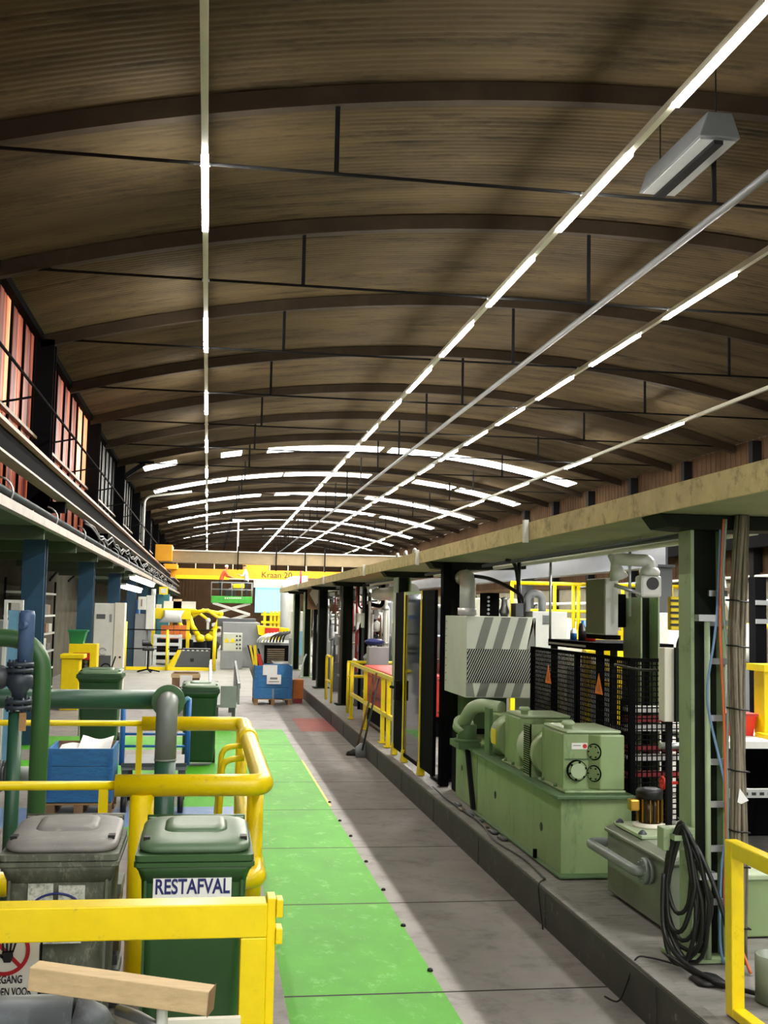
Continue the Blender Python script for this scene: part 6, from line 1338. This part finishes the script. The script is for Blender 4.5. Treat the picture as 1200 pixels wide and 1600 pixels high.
# ---------------------------------------------------------------- overhead cranes
t = thing('overhead_crane', (5.3, 56, 4.4), 'long brown grey overhead crane girder across the hall, nearer one', 'crane')
z1 = at(320, 862, 56).z; z0 = at(320, 880, 56).z
MB().box(-2.2, 13.04, 56, 56.5, z0, z1).build('girder', 'girder', t, .01); MB().box(-2.2, 13.04, 55.9, 56.6, z1, z1 + .06).build('top_flange', 'white_paint', t); MB().box(-2.55, -1.75, 55.2, 57.2, 4.502, z1 + .25).build('end_carriage', 'crane_yellow', t, .02); MB().box(13.0, 13.35, 55.2, 57.2, 4.66, z1 + .2).build('end_carriage', 'crane_yellow', t, .02)
for u in (372, 432, 477, 508): x = at(u, 870, 55.8).x; MB().box(x - .03, x + .03, 55.85, 55.899, z0 - .3, z1 + .3).build('cable_hanger', 'dark_steel', t)
p = at(372, 850, 55.8); q = at(372, 858, 55.8)
b = MB(); b.bar((p.x, 56.2, z1 + .06), (p.x, 56.2, z1 + 1.6), .08, .08); b.bar((p.x - .3, 56.2, z1 + 1.6), (p.x + .3, 56.2, z1 + 1.6), .1, .1); b.build('mast', 'white_paint', t)
t = thing('overhead_crane', (5.3, 68, 3.4), 'yellow overhead crane girder lettered Kraan 20, farther one', 'crane')
z1 = at(455, 892, 68).z; z0 = at(455, 906, 68).z
MB().box(-2.2, 13.04, 68, 68.6, z0, z1).build('girder', 'crane_yellow', t, .01); MB().box(-2.2, 13.04, 67.9, 68.7, z0 - .05, z0 - .001).build('bottom_flange', 'cream', t)
a = at(380, 884, 68); c = at(420, 884, 68); MB().box(a.x, c.x, 68.1, 68.5, z1 + .001, a.z + .1).build('trolley', 'crane_yellow', t, .02)
for k in range(14): x = -1.9 + 1.1 * k; MB().box(x, x + .06, 68.62, 68.68, z1, z1 + 1.0).build('rail_post', 'cream', t)
for z in (z1 + .5, z1 + 1.0): MB().box(-2, 13, 68.62, 68.68, z, z + .06).build('hand_rail', 'cream', t)
t2 = thing('crane_runway', (13.2, 48, 4.0), 'crane runway beam along the right wall', 'crane rail'); MB().box(13.08, 13.3, 4, 96, 4.03, 4.6).build('beam', 'black_steel', t2); MB().box(13.15, 13.22, 4, 96, 4.601, 4.65).build('rail', 'dark_steel', t2)
p = at(432.5, 899, 67.98); text('Kraan 20', .5, (p.x, 67.99, p.z), ex, ez, 'hazard_black', t, depth=.004)
MB().box(-2.55, -1.8, 67, 69.6, 4.51, z1 + .2).build('end_carriage', 'crane_yellow', t, .02)
p = at(345, 905, 67); MB().box(-1.9, 1.2, 67.2, 67.35, z0 - .1, z0 + .12).build('walkway_edge', 'yellow', t)
a = at(364, 912, 66.9); c = at(382, 919, 66.9); t = thing('hoist_block', ((a.x + c.x) / 2, 67.3, c.z), 'small yellow hoist block hanging between the lift workers', 'hoist'); MB().box(a.x, c.x, 66.9, 67.8, c.z, a.z).build('block', 'yellow', t, .05)
for x in (a.x + .1, c.x - .1): MB().cyl((x, 68.2, a.z - .1), (x, 68.2, z0 - .051), .02, n=6).build('rope', 'dark_steel', t)
MB().box(a.x, c.x, 67.81, 68.3, a.z - .2, a.z - .1).build('hook_frame', 'dark_steel', t)
a = at(395, 921, 60); c = at(397, 905, 60)
p = at(470, 903, 41); tag(MB().cyl((p.x, 41, 3.066), (p.x, 41, p.z + .25), .04, n=10).build('red_marker_post', 'red_dark'), 'small dark red marker post on the far end of the slab', 'post')
for i, u in enumerate((586, 598, 607)):
    p = at(u, 875, 16); b = MB(); b.tube(arcpts((2.76, 15.2 + .7 * i, 3.066), (0, 1, 0), (0, 0, 1), .09, 0, 3.1416, 8), .018, n=6); tag(b.build('lifting_eye', 'zinc'), 'pale lifting eye on top of the overhead slab, %s of three' % ('leftmost', 'middle', 'rightmost')[i], 'lifting eye', 'lifting eyes on the slab')

for i, (u, v) in enumerate(((672, 1517), (630, 1447), (599, 1391), (572, 1347), (548, 1307), (531, 1283), (515, 1254))):
    p = atz(u, v, .001); b = MB(); b.lathe(p, (0, 0, 1), [(.02, 0), (.018, .012), (.01, .018), (0, .019)], 10)
    tag(b.build('floor_stud', 'black'), 'small black stud on the edge of the green walkway, %s from the camera' % ORD[i], 'stud', 'floor studs')
pa, pb, pc = at(219, 845, 44), at(222, 776, 44), at(300, 768, 44)
t = thing('bent_supply_pipe', pa, 'white pipe rising above the left crane runway and bending right over the hall', 'pipe')
b = MB(); b.tube(fillet([(-2.5, 44, 4.6), (-2.5, 44, pb.z), (pc.x, 44, pc.z)], .3), .045, n=10); b.build('pipe', 'white_paint', t)
MB().box(-2.97, -2.44, 43.96, 44.04, 4.52, 4.6).build('bracket', 'dark_steel', t)
pa, pb = at(196, 744, 36.3), at(226, 724, 36.3)
t = thing('dark_jib', pa, 'dark diagonal jib arm under the roof above the left crane runway', 'jib'); MB().bar((-2.69, 36.3, pa.z), (pb.x, 36.3, pb.z), .12, .14).build('strut', 'dark_steel', t); MB().box(-2.69, pb.x + .3, 36.25, 36.35, pb.z + .0, pb.z + .08).build('beam', 'dark_steel', t)
